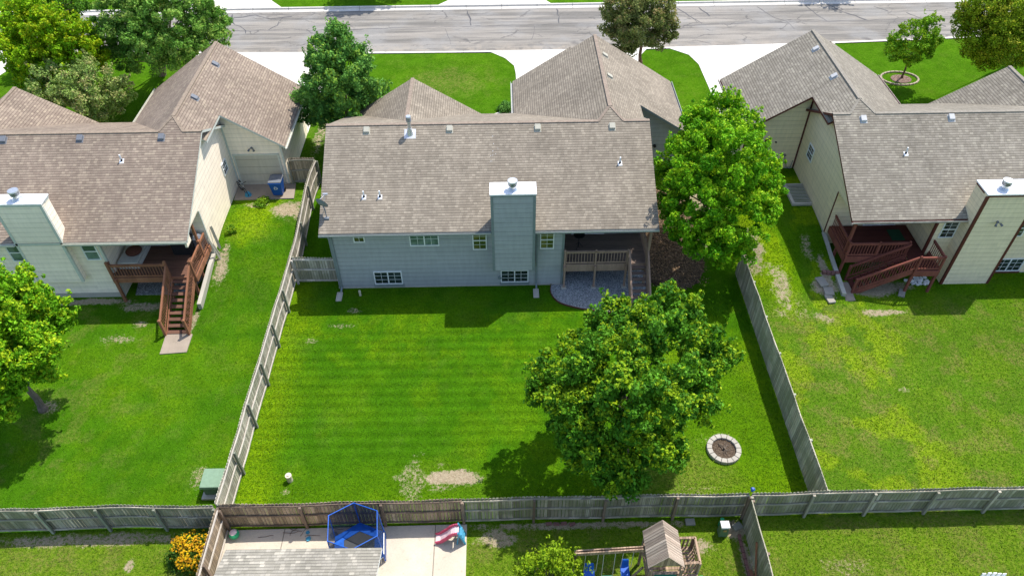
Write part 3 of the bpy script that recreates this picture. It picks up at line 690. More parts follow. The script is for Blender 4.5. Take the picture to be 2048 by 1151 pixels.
# tall flue pipe on centre roof
fz = 4.13+.507*(33.62-28.61); mb = MB(); mb.slab([(-5.2, 33.35, fz-.13), (-4.6, 33.35, fz-.13), (-4.6, 33.85, fz+.13), (-5.2, 33.85, fz+.13)], .03, 0, 0)
mb.cyl((-4.9, 33.65, fz-.1), (-4.9, 33.65, fz+.3), .2, .11, 14); mb.cyl((-4.9, 33.65, fz), (-4.9, 33.65, fz+.75), .09, .09, 14); mb.cyl((-4.9, 33.65, fz+.7), (-4.9, 33.65, fz+.98), .13, .13, 14, 0); mb.cyl((-4.9, 33.65, fz+.99), (-4.9, 33.65, fz+1.03), .14, .12, 14)
for k in range(3): mb.cyl((-4.9, 33.65, fz+.76+k*.07), (-4.9, 33.65, fz+.78+k*.07), .145, .145, 14, 1)
mb.build('flue_pipe', [M['metal'], M['vent_l']], roofC)
# pale marks of old sealant on the shingles
mb = MB(); rs = random.Random(3)
for i in range(9):
    y = 32.0+rs.random()*1.6; x = -.62+rs.gauss(0, .09); z = 4.13+.507*(y-28.61)+.006; a = rs.uniform(.012, .03); b = rs.uniform(.01, .035)
    mb.poly([(x-a, y-b, z-b*.507), (x+a*.5, y-b*.6, z-b*.6*.507), (x+a, y+b, z+b*.507), (x-a*.3, y+b*.7, z+b*.7*.507)])
sp_ = mb.build('sealant_spots', M['vent_r'], roofC); sp_['kind'] = 'stuff'

# left house
hL, roofL, gL = house(-15.74, -1, -.33, dict(label='cream house with tan brown shingle roof at the left, reddish wooden deck', sh=M['sh_l'], cap=M['cap_l'], sd=M['sd_l'], tr=M['tr_l'], gt=M['gutter_l'], Ygr=36.45, go=-3.2, gi=6.4, fe=.95, fz=.33,
    ch=(6.15, 8.5), rv=[-30.2, -25.93, -21.98, -17.77], gv=[(.42, 36.9), (.5, 40.8)], pipes=[(-19.62, 32.3)], chim=(-24.2, -21.88, 28.30, 29.0, 1.48, 6.5), flue=(-23.1, 28.66), vent=M['vent_l']))
y0 = gL['y0']
window(hL, (-21.36, y0, 2.66), UXP, NY, .74, 1.14, 1, 1, 2, False, pane='glass_b', label='tall narrow window beside the deck')
window(hL, (-25.1, y0, 2.66), UXP, NY, .74, 1.14, 1, 1, 2, False, pane='glass_b', label='tall narrow window left of the chimney')
window(hL, (gL['X'](.3), 35.32, 2.94), (0, 1, 0), (1, 0, 0), .78, .76, 2, 2, 2, False, pane='glass', label='small window in the sunlit side wall')
mb = MB(); mb.box(-16.16, -16.043, 28.68, 29.25, 3.35, 4.05); mb.build('corner_pier', M['sd_l'], hL)
# rear garage door
gy = gL['gy0']; mb = MB()
mb.fb((-15.75, gy, 1.25), UXP, NY, 0, 2.5, 0, 2.08, -.01, .03); gd = mb.build('garage_door', m_siding('cream_door_panels', (.50, .47, .38), .52), hL)
mb = MB(); mb.fb((-15.75, gy, 1.25), UXP, NY, -.1, 0, 0, 2.18, -.01, .05); mb.fb((-15.75, gy, 1.25), UXP, NY, 2.5, 2.6, 0, 2.18, -.01, .05); mb.fb((-15.75, gy, 1.25), UXP, NY, 0, 2.5, 2.08, 2.18, -.01, .05); mb.build('door_frame', M['tr_l'], gd)
def floodlight(h, x, y, z, name='floodlight'):
    mb = MB(); mb.cyl((x, y, z), (x, y-.06, z), .06, .06, 10)
    for k in (-1, 1):
        mb.cyl((x, y-.05, z), (x+k*.1, y-.13, z-.02), .015, .015, 6); mb.cyl((x+k*.09, y-.12, z), (x+k*.17, y-.24, z-.09), .035, .065, 10)
    mb.build(name, M['vent_l'], h)
floodlight(hL, -14.62, gy, 3.85)

# right house
hR, roofR, gR = house(17.46, 1, .33, dict(label='beige house with maroon trim and grey shingle roof at the right', sh=M['sh_r'], cap=M['cap_r'], sd=M['sd_r'], tr=M['tr_r'], gt=M['gutter_r'], Ygr=37.3, go=-3.5, gi=6.7, fe=1.15, fz=.05,
    ch=(5.85, 8.5), rv=[19.02, 23.69, 28.4], gv=[(-.42, 41.4), (-.42, 38.1)], pipes=[(20.88, 32.3)], chim=(23.33, 25.9, 28.5, 29.6, -.1, 5.95), flue=(24.25, 28.9), vent=M['vent_r']))
y0 = gR['y0']
window(hR, (22.52, y0, 2.6), UXP, NY, .78, 1.12, 2, 2, 2, False, pane='glass', label='tall window between deck and chimney')
window(hR, (26.12, y0, 2.6), UXP, NY, .78, 1.12, 2, 2, 2, False, pane='glass', label='tall window right of the chimney')
window(hR, (26.42, y0, .12), UXP, NY, 1.5, .92, 2, 3, 2, True, pane='glass', sill='tr_r', label='wide basement window')
window(hR, (gR['X'](.3), 36.52, 2.94), (0, -1, 0), (-1, 0, 0), .84, .88, 2, 2, 2, False, pane='glass', label='small window in the shaded side wall')
floodlight(hR, 24.5, 28.48, 4.3)
mb = MB(); mb.cyl((16.23, 37.7, 3.1), (16.23, 37.62, 3.1), .05, .05, 10); mb.build('wall_lamp', M['black'], hR)
mb = MB(); mb.box(15.55, 15.75, 37.62, 37.72, 1.2, 3.3); mb.box(15.75, 15.82, 37.6, 37.7, 1.2, 3.36); mb.build('side_door', M['tr_r'], hR)
mb = MB(); mb.cyl((17.1, 37.55, 1.7), (17.1, 37.7, 1.7), .07, .07, 8); mb.tube([(17.1, 37.55, 1.9), (17.2, 37.5, 1.4), (17.45, 37.5, 1.3), (17.5, 37.5, 1.9)], .02); mb.tube([(16.9, 37.5, 2.25), (17.0, 37.5, 2.0), (17.1, 37.55, 1.75)], .02); mb.cyl((16.98, 37.55, 2.2), (16.98, 37.7, 2.2), .06, .06, 8); mb.build('gas_meter', M['vent_l'], hR)

# lower neighbour roof
hN = thing('house', (-7.4, 9.5, 0), 'grey shingle roof of the near house cut off by the bottom edge', 'house')
mb = MB(); mb.slab([(-10.24, 12.82, 2.7), (-4.64, 12.78, 2.7), (-4.64, 8.6, 4.28), (-10.24, 8.6, 4.28)]); mb.slab([(-10.24, 8.6, 4.28), (-4.64, 8.6, 4.28), (-4.64, 4.4, 2.7), (-10.24, 4.4, 2.7)])
mb.build('roof', [M['sh_n'], M['white']], hN)
mb = MB(); mb.box(-9.9, -5.0, 4.9, 12.35, 0, 2.75); mb.prism([(4.9, 2.7), (12.35, 2.7), (8.6, 4.1)], 'x', -9.898, -5.002); mb.build('wall', M['sd_l'], hN)

# ------------------------------------------------------------------ decks
def footing(par, x, y, z=0.):
    mb = MB(); mb.box(x-.13, x+.13, y-.13, y+.13, z-.2, z+.09); mb.build('footing', M['block'], par, bevel=.01)
zf = 1.6
# centre deck
dC = thing('deck', (5.1, 29.9, 0), 'grey brown wooden deck under the roof corner of the grey blue house', 'deck')
mb = MB(); mb.box(3.03, 7.38, 28.86, 31.28, zf-.04, zf); mb.build('floor', M['deck_c'], dC)
mb = MB(); mb.box(3.0, 7.4, 28.81, 28.86, 1.13, zf+.005); mb.box(7.38, 7.43, 28.81, 31.28, 1.3, zf+.004)
for k in range(9): mb.box(3.1+k*.5, 3.14+k*.5, 28.87, 31.25, 1.34, zf-.045)
mb.build('joists', M['rw_c'], dC)
for x in (3.07, 4.67, 6.3): post(dC, x, 28.72, .05, 1.55, M['rw_c'], .1, cap=False); footing(dC, x, 28.72)
for x in (3.07, 4.67, 6.33): post(dC, x, 28.84, 1.1, 2.55, M['rw_c'], .09, 'rail_post')
railing(dC, (3.08, 28.84, zf), (6.33, 28.84, zf), M['rw_c']); railing(dC, (7.36, 28.84, zf), (7.36, 31.2, zf), M['rw_c'])
post(dC, 7.36, 28.84, 0, 3.95, M['rw_c'], .13, cap=False); railing(dC, (3.05, 28.9, zf), (3.05, 29.02, zf), M['rw_c'])
stairs(dC, (6.42, 28.82, zf), (0, -1, 0), (1, 0, 0), .92, 8, .19, .25, M['deck_c'], M['rw_c'])
for x in (6.4, 7.36): railing(dC, (x, 28.8, zf), (x, 26.9, zf-1.45), M['rw_c']); post(dC, x, 26.85, 0, 1.05, M['rw_c'], .09, 'rail_post')
mb = MB(); ox, oy = 3.9, 30.2
mb.cyl((ox, oy, 2.45), (ox, oy, 2.49), .3, .3, 18); mb.cyl((ox, oy, 1.6), (ox, oy, 2.46), .02, .02, 8)
for k in range(3): a = k*2.1; mb.tube([(ox, oy, 1.95), (ox+.25*math.cos(a), oy+.25*math.sin(a), 1.61)], .014)
recentre(tag(mb.build('patio_table', M['black']), 'small dark round patio table on the grey brown deck', 'table'), (ox, oy, 1.6))
# left deck
dL = thing('deck', (-18.3, 29.8, 0), 'red brown wooden deck with straight stairs behind the cream house', 'deck')
mb = MB(); mb.box(-20.38, -16.1, 28.42, 30.93, zf-.04, zf); mb.build('floor', M['deck_l'], dL)
mb = MB(); mb.box(-20.4, -16.08, 28.37, 28.42, 1.28, zf+.005); mb.box(-16.1, -16.05, 28.37, 30.93, 1.28, zf+.004)
for k in range(9): mb.box(-20.3+k*.5, -20.26+k*.5, 28.43, 30.9, 1.34, zf-.045)
mb.build('joists', M['rw_l'], dL)
for x, y in ((-20.25, 28.3), (-17.7, 28.35), (-16.35, 28.5), (-16.3, 29.5)): post(dL, x, y, 0, 1.58, M['rw_l'], .13, cap=False)
for x, y in ((-20.35, 28.4), (-17.42, 28.4), (-16.13, 28.4), (-16.13, 30.0)): post(dL, x, y, 1.3, 2.68, M['rw_l'], .12, 'rail_post')
post(dL, -16.2, 30.1, 1.6, 3.9, M['rw_l'], .12, cap=False)
railing(dL, (-20.35, 28.4, zf), (-17.42, 28.4, zf), M['rw_l']); railing(dL, (-16.13, 28.42, zf), (-16.13, 30.85, zf), M['rw_l']); railing(dL, (-20.36, 28.42, zf), (-20.36, 28.66, zf), M['rw_l'])
stairs(dL, (-17.3, 28.36, zf), (0, -1, 0), (1, 0, 0), 1.1, 9, .172, .285, M['deck_l'], M['rw_l'])
for x in (-17.35, -16.15): railing(dL, (x, 28.3, zf), (x, 25.85, zf-1.48), M['rw_l']); post(dL, x, 25.78, 0, 1.1, M['rw_l'], .12, 'rail_post')
drive([(-17.35, 25.85), (-16.0, 25.8), (-15.95, 24.6), (-17.25, 24.5)], .05, 'conc_d', 'stair_pad')
drive([(-16.05, 36.9), (-12.6, 36.9), (-12.45, 35.4), (-15.95, 35.35)], 1.27, 'conc_d', 'garage_pad', .5)
mb = MB(); mb.prism([(27.5, -.3), (31., -.3), (31., 1.), (30., .95), (27.5, .5)], 'x', -16.13, -15.93); recentre(tag(mb.build('retaining_wall', M['conc_f']), 'low concrete wall under the red brown deck edge', 'wall'), (-16.03, 27.5, 0))
mb = MB(); mb.slab([(-19.9, 28.75, .04), (-17.0, 28.75, .04), (-16.3, 30.9, .04), (-20.3, 30.9, .04)], .08, 0, 0); tag(mb.build('gravel_bed', M['gravel_w']), kind='structure')
# daybed and cushion
cb = thing('daybed', (-19.6, 30, 1.6), 'off white cushioned daybed on the red brown deck', 'daybed')
mb = MB(); mb.box(-20.3, -19.2, 29.05, 30.85, 1.62, 1.9); mb.build('base', M['cush'], cb, bevel=.02)
mb = MB(); mb.box(-20.28, -19.25, 29.1, 29.9, 1.9, 2.03); mb.box(-20.28, -19.25, 29.94, 30.8, 1.9, 2.03); mb.build('cushion', M['cush'], cb, bevel=.03)
mb = MB()
for k in range(7): r = .42*math.sin(math.pi*(k+1)/9); mb.cyl((-19.6, 29.85, 2.02+k*.05), (-19.6, 29.85, 2.075+k*.05), r, .42*math.sin(math.pi*(k+2)/9), 18)
recentre(tag(mb.build('basket', M['rbrown']), 'round rust brown basket on the off white daybed', 'basket'), (-19.6, 29.85, 2.02))
# grill under cover
mb = MB(); mb.box(-17.75, -16.6, 30.1, 30.75, 1.6, 2.5); mb.hexa([(-17.7, 30.1, 2.5), (-16.65, 30.1, 2.5), (-16.65, 30.75, 2.5), (-17.7, 30.75, 2.5), (-17.45, 30.25, 2.8), (-16.9, 30.25, 2.8), (-16.9, 30.65, 2.8), (-17.45, 30.65, 2.8)])
recentre(tag(mb.build('grill', M['black'], bevel=.03), 'large black covered grill at the back of the red brown deck', 'grill'), (-17.2, 30.4, 1.6))
mb = MB(); mb.box(-16.65, -16.25, 30.35, 30.8, 1.6, 2.45); mb.cyl((-16.45, 30.57, 2.45), (-16.45, 30.57, 2.62), .3, .16, 14); recentre(tag(mb.build('smoker', M['vent_l'], bevel=.02), 'dark grey barbecue at the right corner post of the red brown deck', 'barbecue'), (-16.45, 30.57, 1.6))
# planks leaning on the wall
mb = MB(); mb.beam((-15.75, 31.3, .55), (-15.95, 31.5, 2.4), .14, .03); mb.beam((-15.55, 30.6, .5), (-15.97, 30.8, 2.1), .12, .03); mb.beam((-15.6, 30.9, .5), (-15.97, 31.1, 1.5), .05, .05)
recentre(tag(mb.build('leaning_boards', M['lattice']), 'grey boards leaning against the cream side wall', 'boards'), (-15.7, 31, .55))
# right deck
dR = thing('deck', (20.2, 29.8, 0), 'maroon wooden deck with landing and sideways stairs behind the beige house', 'deck')
mb = MB(); mb.box(17.95, 22.12, 29.1, 31.6, zf-.04, zf); mb.box(21.15, 22.4, 27.9, 29.1, zf-.041, zf-.001); mb.build('floor', M['deck_r'], dR)
mb = MB(); mb.box(17.9, 21.15, 29.05, 29.1, 1.2, zf+.005); mb.box(17.9, 17.95, 29.05, 31.6, 1.2, zf+.004); mb.box(21.1, 22.42, 27.83, 27.9, 1.25, zf+.006); mb.box(22.38, 22.43, 27.9, 29.3, 1.25, zf+.003); mb.box(21.08, 21.13, 27.9, 29.1, 1.25, zf-.05)
for k in range(9): mb.box(18.1+k*.48, 18.14+k*.48, 29.12, 31.6, 1.3, zf-.045)
mb.build('joists', M['rw_r'], dR)
for x, y, b in ((18.0, 29.2, .3), (18.0, 30.3, .6), (21.15, 27.95, 0), (22.38, 27.95, 0)): post(dR, x, y, b-.2, 1.55, M['rw_r'], .12, cap=False)
for x, y in ((17.95, 29.08), (19.5, 29.08), (21.05, 29.08), (21.15, 27.9), (22.38, 27.9)): post(dR, x, y, 1.2, 2.56, M['rw_r'], .09, 'rail_post')
post(dR, 17.98, 29.4, 1.6, 3.9, M['rw_r'], .13, cap=False)
railing(dR, (17.95, 29.08, zf), (17.95, 31.45, zf), M['rw_r']); railing(dR, (17.95, 29.08, zf), (21.05, 29.08, zf), M['rw_r']); railing(dR, (21.15, 27.9, zf), (22.38, 27.9, zf), M['rw_r']); railing(dR, (22.38, 27.9, zf), (22.38, 29.25, zf), M['rw_r'])
stairs(dR, (21.1, 27.95, zf), (-1, 0, 0), (0, 1, 0), .98, 9, .17, .30, M['deck_r'], M['rw_r'])
for y in (27.92, 28.95): railing(dR, (21.08, y, zf), (18.4, y, zf-1.45), M['rw_r']); post(dR, 18.35, y, 0, 1.05, M['rw_r'], .1, 'rail_post')
mb = MB(); mb.prism([(27.6, -.4), (31.7, -.4), (31.7, 1.1), (30.4, .8), (27.6, .32)], 'x', 17.66, 17.88); recentre(tag(mb.build('retaining_wall', M['conc_f']), 'sloping concrete wall beside the maroon deck post', 'wall'), (17.77, 27.6, 0))
mb = MB(); mb.box(20.9, 21.6, 30.3, 31.2, zf+.003, zf+.02); recentre(tag(mb.build('doormat', M['dgreen']), 'green doormat on the maroon deck', 'doormat'), (21.2, 30.7, zf))
drive([(17.55, 27.3), (18.35, 27.35), (18.45, 28.7), (17.95, 28.75), (17.5, 28.1)], .06, 'conc_d', 'stair_pad')
for i, (x, y, a, b, r, lab) in enumerate([(16.85, 28.5, .24, .34, .2, 'grey stepping slab farthest from the camera below the beige house'), (17.05, 27.9, .25, .28, -.1, 'middle grey stepping slab below the beige house'), (16.98, 27.4, .2, .3, .15, 'nearest grey stepping slab below the beige house'), (21.0, 27.85, .16, .3, -.5, 'pale flat stone under the maroon landing')]):
    z = Tz(x, y); mb = MB(); mb.box(x-a, x+a, y-b, y+b, z-.02, z+.09); mb.rot(r, (x, y)); recentre(tag(mb.build('stone_slab', M['slabst'], bevel=.015), lab, 'slab', 'loose stone slabs near the maroon stairs' if i < 3 else None), (x, y, z))
# white rocks pile
rs = random.Random(11)
mb = MB()
for i in range(60):
    x = 21.5+rs.random()*1.3; y = 28.45+rs.random()*.55; r = rs.uniform(.05, .12); z = .03+rs.random()*.06
    pts = [Vector((rs.uniform(.7, 1.1)*r*math.cos(a)*math.cos(b), rs.uniform(.7, 1.1)*r*math.sin(a)*math.cos(b), r*.7*math.sin(b))) for b in (-.6, .5) for a in [k*math.pi/3 for k in range(6)]]
    i0 = len(mb.v); mb.v += [tuple(p+Vector((x, y, z))) for p in pts]
    for k in range(6): mb.f.append((i0+k, i0+(k+1) % 6, i0+6+(k+1) % 6, i0+6+k)); mb.mi.append(0)
    mb.f.append(tuple(i0+6+k for k in range(6))); mb.mi.append(0)
tag(mb.build('rocks', M['white']), 'pile of white rocks under the maroon landing', 'rocks', kind='stuff')
# window well
ww = thing('window_well', (17.1, 34.9, 1.1), 'pale block window well with dark metal grate beside the beige wall', 'window well')
mb = MB(); mb.box(16.6, 17.74, 33.95, 34.12, .6, 1.35); mb.box(16.6, 16.77, 34.12, 35.9, .6, 1.35); mb.box(16.77, 17.74, 35.75, 35.9, .6, 1.35); mb.box(16.77, 17.74, 34.12, 35.75, .6, .8, 1); mb.build('curb', [M['block'], M['black']], ww)  # black floor slab stands in for the shade inside the well
mb = MB()
for k in range(12): y = 34.2+k*.14; mb.box(16.75, 17.72, y, y+.055, 1.33, 1.37)
mb.build('grate', M['conc_f'], ww)
# boulders of little retaining edge
mb = MB()
for i, x in enumerate(np.arange(17.0, 17.7, .22)): mb.box(x, x+.2, 28.95-.1*i*.3, 29.15-.1*i*.3, .2, 0.62)
recentre(tag(mb.build('stone_edging', M['brick'], bevel=.02), 'short row of brown stones edging the slope by the beige house', 'edging'), (17.3, 29, .3))

# ------------------------------------------------------------------ centre yard: gravel bed, edging
def spline(pts, n=8):
    out = []
    P_ = [pts[0]]+pts+[pts[-1]]
    for i in range(1, len(P_)-2):
        for k in range(n):
            t = k/n; a, b, c, d = [Vector(p) for p in P_[i-1:i+3]]
            out.append(.5*((2*b)+(c-a)*t+(2*a-5*b+4*c-d)*t*t+(3*b-a-3*c+d)*t**3))
    out.append(Vector(pts[-1])); return out
edge = spline([(2.4, 28.98), (2.36, 28.3), (2.75, 27.6), (3.7, 27.15), (4.8, 26.9), (6.0, 26.7), (7.6, 26.7)])
mb = MB(); pts = [(p.x, p.y, .035) for p in edge]+[(7.6, 31.2, .035), (3.1, 31.2, .035), (3.1, 28.98, .035)]; mb.slab(pts, .1, 0, 0); tag(mb.build('gravel_bed', M['gravel']), kind='structure')
mb = MB()
for a, b in zip(edge[:-1], edge[1:]): mb.beam((a.x, a.y, .04), (b.x, b.y, .04), .03, .12)
recentre(tag(mb.build('garden_edging', M['rbrown']), 'thin brown curved edging round the grey gravel bed', 'edging'), (4, 27.3, 0))
for i, (x, lab) in enumerate(((-8.92, 'pale splash block by the left corner of the grey blue house'), (1.57, 'pale splash block below the chimney downspout'))):
    mb = MB(); mb.box(x-.15, x+.15, 28.0, 28.62, .0, .05); mb.box(x-.15, x-.11, 28.0, 28.62, .05, .09); mb.box(x+.11, x+.15, 28.0, 28.62, .05, .09); mb.box(x-.11, x+.11, 28.58, 28.62, .05, .09)
    recentre(tag(mb.build('splash_block', M['block'], bevel=.006), lab, 'splash block', 'splash blocks under the downspouts'), (x, 28.3, 0))
def standpipe(x, y, r, h, lab):
    mb = MB(); mb.cyl((x, y, 0), (x, y, h), r, r, 16); mb.cyl((x, y, h-.08), (x, y, h+.02), r*1.12, r*1.12, 16); mb.cyl((x, y, h+.02), (x, y, h+.06), r*.6, r*.5, 8)
    recentre(tag(mb.build('cleanout_pipe', M['pvc']), lab, 'pipe', 'beige cleanout pipes in the middle lawn'), (x, y, 0))
standpipe(-9.38, 17.25, .12, .4, 'thick beige cleanout pipe in the near left part of the middle lawn'); standpipe(-7.82, 28.42, .06, .32, 'thin beige cleanout pipe close to the grey blue house wall')
# block ring with mulch
ring = thing('tree_ring', (9.4, 18.35, 0), 'ring of pale concrete blocks round bare mulch in the middle lawn', 'planter')
nb = 16
for k in range(nb):
    a0, a1 = 2*math.pi*(k+.04)/nb, 2*math.pi*(k+.96)/nb; mb = MB(); P4 = []
    for z in (-.02, .17+rs.uniform(-.008, .008)):
        for r, a in ((.53, a0), (.75, a0), (.75, a1), (.53, a1)): P4.append((9.4+r*math.cos(a), 18.35+r*math.sin(a), z))
    mb.hexa(P4); mb.build('block', M['ringst'], ring, bevel=.012)
mb = MB(); mb.slab([(9.4+.56*math.cos(k*.3142), 18.35+.56*math.sin(k*.3142), .06) for k in range(20)], .1, 0, 0); mb.build('mulch', M['mulch'], ring)
mb = MB()
for k in range(26): a = rs.uniform(0, 6.28); l = rs.uniform(.15, .5); z = rs.uniform(.07, .12); x, y = 9.4+rs.uniform(-.12, .12), 18.35+rs.uniform(-.12, .12); mb.cyl((x, y, z), (x+l*math.cos(a), y+l*math.sin(a), z-.01), .011, .006, 5)
mb.cyl((9.4, 18.36, .05), (9.41, 18.33, .22), .05, .035, 8); mb.build('twigs', M['bark'], ring)
mb = MB(); rs = random.Random(8); cc_ = [(7.5, 29.3), (8.6, 28.5), (9.8, 28.5), (10.6, 29.2), (11.0, 30.5), (11.0, 32.), (10.9, 34.2), (10.0, 35.6), (8.6, 36.0), (7.6, 36.1)]
cs = spline(cc_, 10); n_ = len(cs)
rim = [(p.x+rs.uniform(-.12, .12), p.y+rs.uniform(-.12, .12)) for p in cs]
for k in range(n_-1):
    (xa, ya), (xb, yb) = rim[k], rim[k+1]; m = 10
    for q in range(m):
        f = lambda x, y, t: (7.45+(x-7.45)*t, y+(max(29.5, min(36., y))-y)*(1-t))
        P4 = [f(xa, ya, q/m), f(xb, yb, q/m), f(xb, yb, (q+1)/m), f(xa, ya, (q+1)/m)]
        mb.poly([(a, b, Tz(a, b)+.02) for a, b in P4])
tag(mb.build('mulch_bed', M['mulch_d']), kind='structure')
# satellite dish (on the roof, own thing)
sd_ = thing('satellite_dish', (-8.95, 29.4, 4.53), 'grey satellite dish at the left roof corner of the grey blue house', 'satellite dish')
c0 = Vector((-9.08, 29.55, 5.35)); ax = Vector((.42, .82, .38)).normalized(); a_ = ax.orthogonal().normalized(); b_ = ax.cross(a_); mb = MB(); rings = []
for side, off in ((0, 0.), (1, -.018)):
    for r in (0.03, .14, .25, .34):
        rings.append([c0+ax*(off+(r*r)*.9-.08)+(a_*math.cos(t*math.pi/10)+b_*math.sin(t*math.pi/10))*r for t in range(20)])
for s2 in (0, 4):
    for i in range(3):
        for t in range(20): mb.poly([rings[s2+i][t], rings[s2+i][(t+1) % 20], rings[s2+i+1][(t+1) % 20], rings[s2+i+1][t]])
mb.build('dish', M['dish'], sd_, smooth=True)
mb = MB(); tip = c0+ax*.38+Vector((.0, .05, .12)); mb.cyl(c0-b_*.2, tip, .016, .016, 8); mb.cyl(c0+Vector((0, 0, -.3)), tip, .012, .012, 8); mb.box(tip.x-.12, tip.x+.12, tip.y-.04, tip.y+.04, tip.z-.03, tip.z+.05); mb.build('feed_arm', M['metal'], sd_)
mb = MB(); mb.cyl((-8.95, 29.4, 4.5), (-8.97, 29.45, 5.0), .025, .025, 8); mb.cyl((-8.97, 29.45, 5.0), c0, .03, .03, 8); mb.box(-9.07, -8.83, 29.3, 29.52, 4.5, 4.56); mb.tube([(-9.0, 29.45, 5.0), (-9.15, 29.3, 4.7), (-9.2, 29.2, 4.46)], .012); mb.build('mast', M['dish'], sd_)

# ------------------------------------------------------------------ fences
def fence(label, pts, zf_, side, mats, h=1.8, rails=(.18, .95, 1.66), post_sp=2.35, name='fence', postside=None, jag=.0, cap=False, dog=True):
    """pts: polyline; side=+1 pickets on the left of the walking direction, rails and posts on the right"""
    mp, mr_, mpo = mats
    P2 = [Vector(p) for p in pts]; L = [(b-a).length for a, b in zip(P2[:-1], P2[1:])]; tot = sum(L)
    def at(d):
        d = max(0, min(tot, d)); i = 0
        while i < len(L)-1 and d > L[i]: d -= L[i]; i += 1
        a, b = P2[i], P2[i+1]; t = (b-a).normalized(); return a+t*d, t
    p0 = P2[0]; o = thing(name, (p0.x, p0.y, zf_(0., tot) if False else Tz(p0.x, p0.y)), label, 'fence', None)
    rs = random.Random(int(abs(p0.x*31+p0.y*17)))
    wave = lambda d: .035*math.sin(d*1.3+p0.x)+.02*math.sin(d*3.1)
    mb = MB(); n = int(tot/.145); w = tot/n
    for i in range(n):
        c, t = at((i+.5)*w); nn = Vector((-t.y, t.x)); z = Tz(c.x, c.y); q = c+nn*side*.02
        g = .003+rs.random()*.007; hw = w/2-g; top = z+h+wave((i+.5)*w)+rs.uniform(-.012, .012)*(1+jag*2); bot = z+.03+rs.uniform(0, .03); th = .009; off = rs.uniform(-.003, .003)
        lean = rs.uniform(-.006, .006)
        def pt(a, b, zz, k=0): v = q+t*(a+k)+nn*(b+off); return (v.x, v.y, zz)
        mb.hexa([pt(-hw, -th, bot), pt(hw, -th, bot), pt(hw, th, bot), pt(-hw, th, bot), pt(-hw, -th, top-.05, lean), pt(hw, -th, top-.05, lean), pt(hw, th, top-.05, lean), pt(-hw, th, top-.05, lean)])
        cw = hw-.03
        mb.hexa([pt(-hw, -th, top-.05, lean), pt(hw, -th, top-.05, lean), pt(hw, th, top-.05, lean), pt(-hw, th, top-.05, lean), pt(-cw, -th, top, lean), pt(cw, -th, top, lean), pt(cw, th, top, lean), pt(-cw, th, top, lean)])
    mb.build('pickets', mp, o)
    m = max(1, round(tot/post_sp)); sp = tot/m
    for r in rails:
        mb = MB()
        for i in range(m):
            for k in range(2):
                (a, t), (b, _) = at(i*sp+sp*k/2), at(i*sp+sp*(k+1)/2); nn = Vector((-t.y, t.x)); a2, b2 = a-nn*side*.03, b-nn*side*.03
                mb.beam((a2.x, a2.y, Tz(a.x, a.y)+r+wave(i*sp+sp*k/2)), (b2.x, b2.y, Tz(b.x, b.y)+r+wave(i*sp+sp*(k+1)/2)), .04, .085)
        mb.build('rail', mr_, o)
    for i in range(m+1):
        c, t = at(i*sp); nn = Vector((-t.y, t.x)); c2 = c-nn*side*.095; z = Tz(c.x, c.y); mb = MB()
        lean = rs.uniform(-.03, .03); wd = .05
        A, B = t*wd, nn*wd; tp = Vector((c2.x+t.x*lean, c2.y+t.y*lean)); zt = z+h-.13+wave(i*sp)
        def c4(cc, zz): return [((cc-A-B).x, (cc-A-B).y, zz), ((cc+A-B).x, (cc+A-B).y, zz), ((cc+A+B).x, (cc+A+B).y, zz), ((cc-A+B).x, (cc-A+B).y, zz)]
        mb.hexa(c4(c2, z-.1)+c4(tp, zt)); mb.build('post', mpo, o)
    return o
GR = (M['fw'], M['fr'], M['fp']); BR = (M['fw_b'], M['fp_b'], M['fp_b']); SV = (M['fw_s'], M['fr_s'], M['fp'])
fence('bleached wooden fence between the left lawn and the middle lawn', [(-11.52, 15.2), (-11.5, 22), (-11.46, 29.4), (-11.3, 33.3), (-11.15, 36.9)], None, 1, SV, post_sp=2.4)
fence('brown weathered back fence from the left fence corner to the patio edge, behind the trampoline', [(-11.4, 15.12), (-6, 15.14), (-1.9, 15.18)], None, 1, BR, post_sp=3.05)
fence('grey weathered back fence behind the playset and the big tree', [(-1.9, 15.18), (3.6, 15.2), (9.4, 15.18)], None, 1, (M['fw'], M['fr'], M['fp_b']), post_sp=2.6)
fence('greenish back fence left of the fence corner, behind the yellow flowers', [(-30, 15.0), (-19.8, 15.12), (-15.7, 15.2), (-11.6, 15.1)], None, 1, GR, post_sp=2.35)
fence('grey back fence along the right hand lawns', [(9.5, 15.18), (12.6, 15.2), (16.4, 15.22), (24, 15.25), (34, 15.2)], None, 1, (M['fw'], M['fr'], M['fr']), post_sp=2.36)
fence('grey wooden fence between the middle lawn and the right lawn', [(12.5, 15.3), (12.52, 22), (12.55, 29.6)], None, 1, (M['fw_s'], M['fr'], M['fp']), post_sp=2.4)
fence('brown wooden fence between the yellow flowers and the patio', [(-11.42, 4.0), (-11.42, 9), (-11.42, 14.95)], None, 1, (M['fw_b'], M['fr_s'], M['fp_b']), post_sp=2.2)
fence('mossy wooden fence right of the playset', [(9.4, 4.), (9.4, 10), (9.42, 14.95)], None, 1, (M['fw'], M['fr'], M['fp_b']), post_sp=2.4)
fence('short bleached gate panel between left fence and the grey blue house', [(-11.3, 29.5), (-9.05, 29.5)], None, 1, (M['fw_s'], M['fr_s'], M['fr_s']), post_sp=1.9, name='gate')['category'] = 'gate'
fence('short brown gate panel between the garage and the left fence', [(-12.75, 36.95), (-11.2, 36.95)], None, 1, (M['fw_b'], M['fr'], M['fr']), post_sp=1.5, name='gate')['category'] = 'gate'
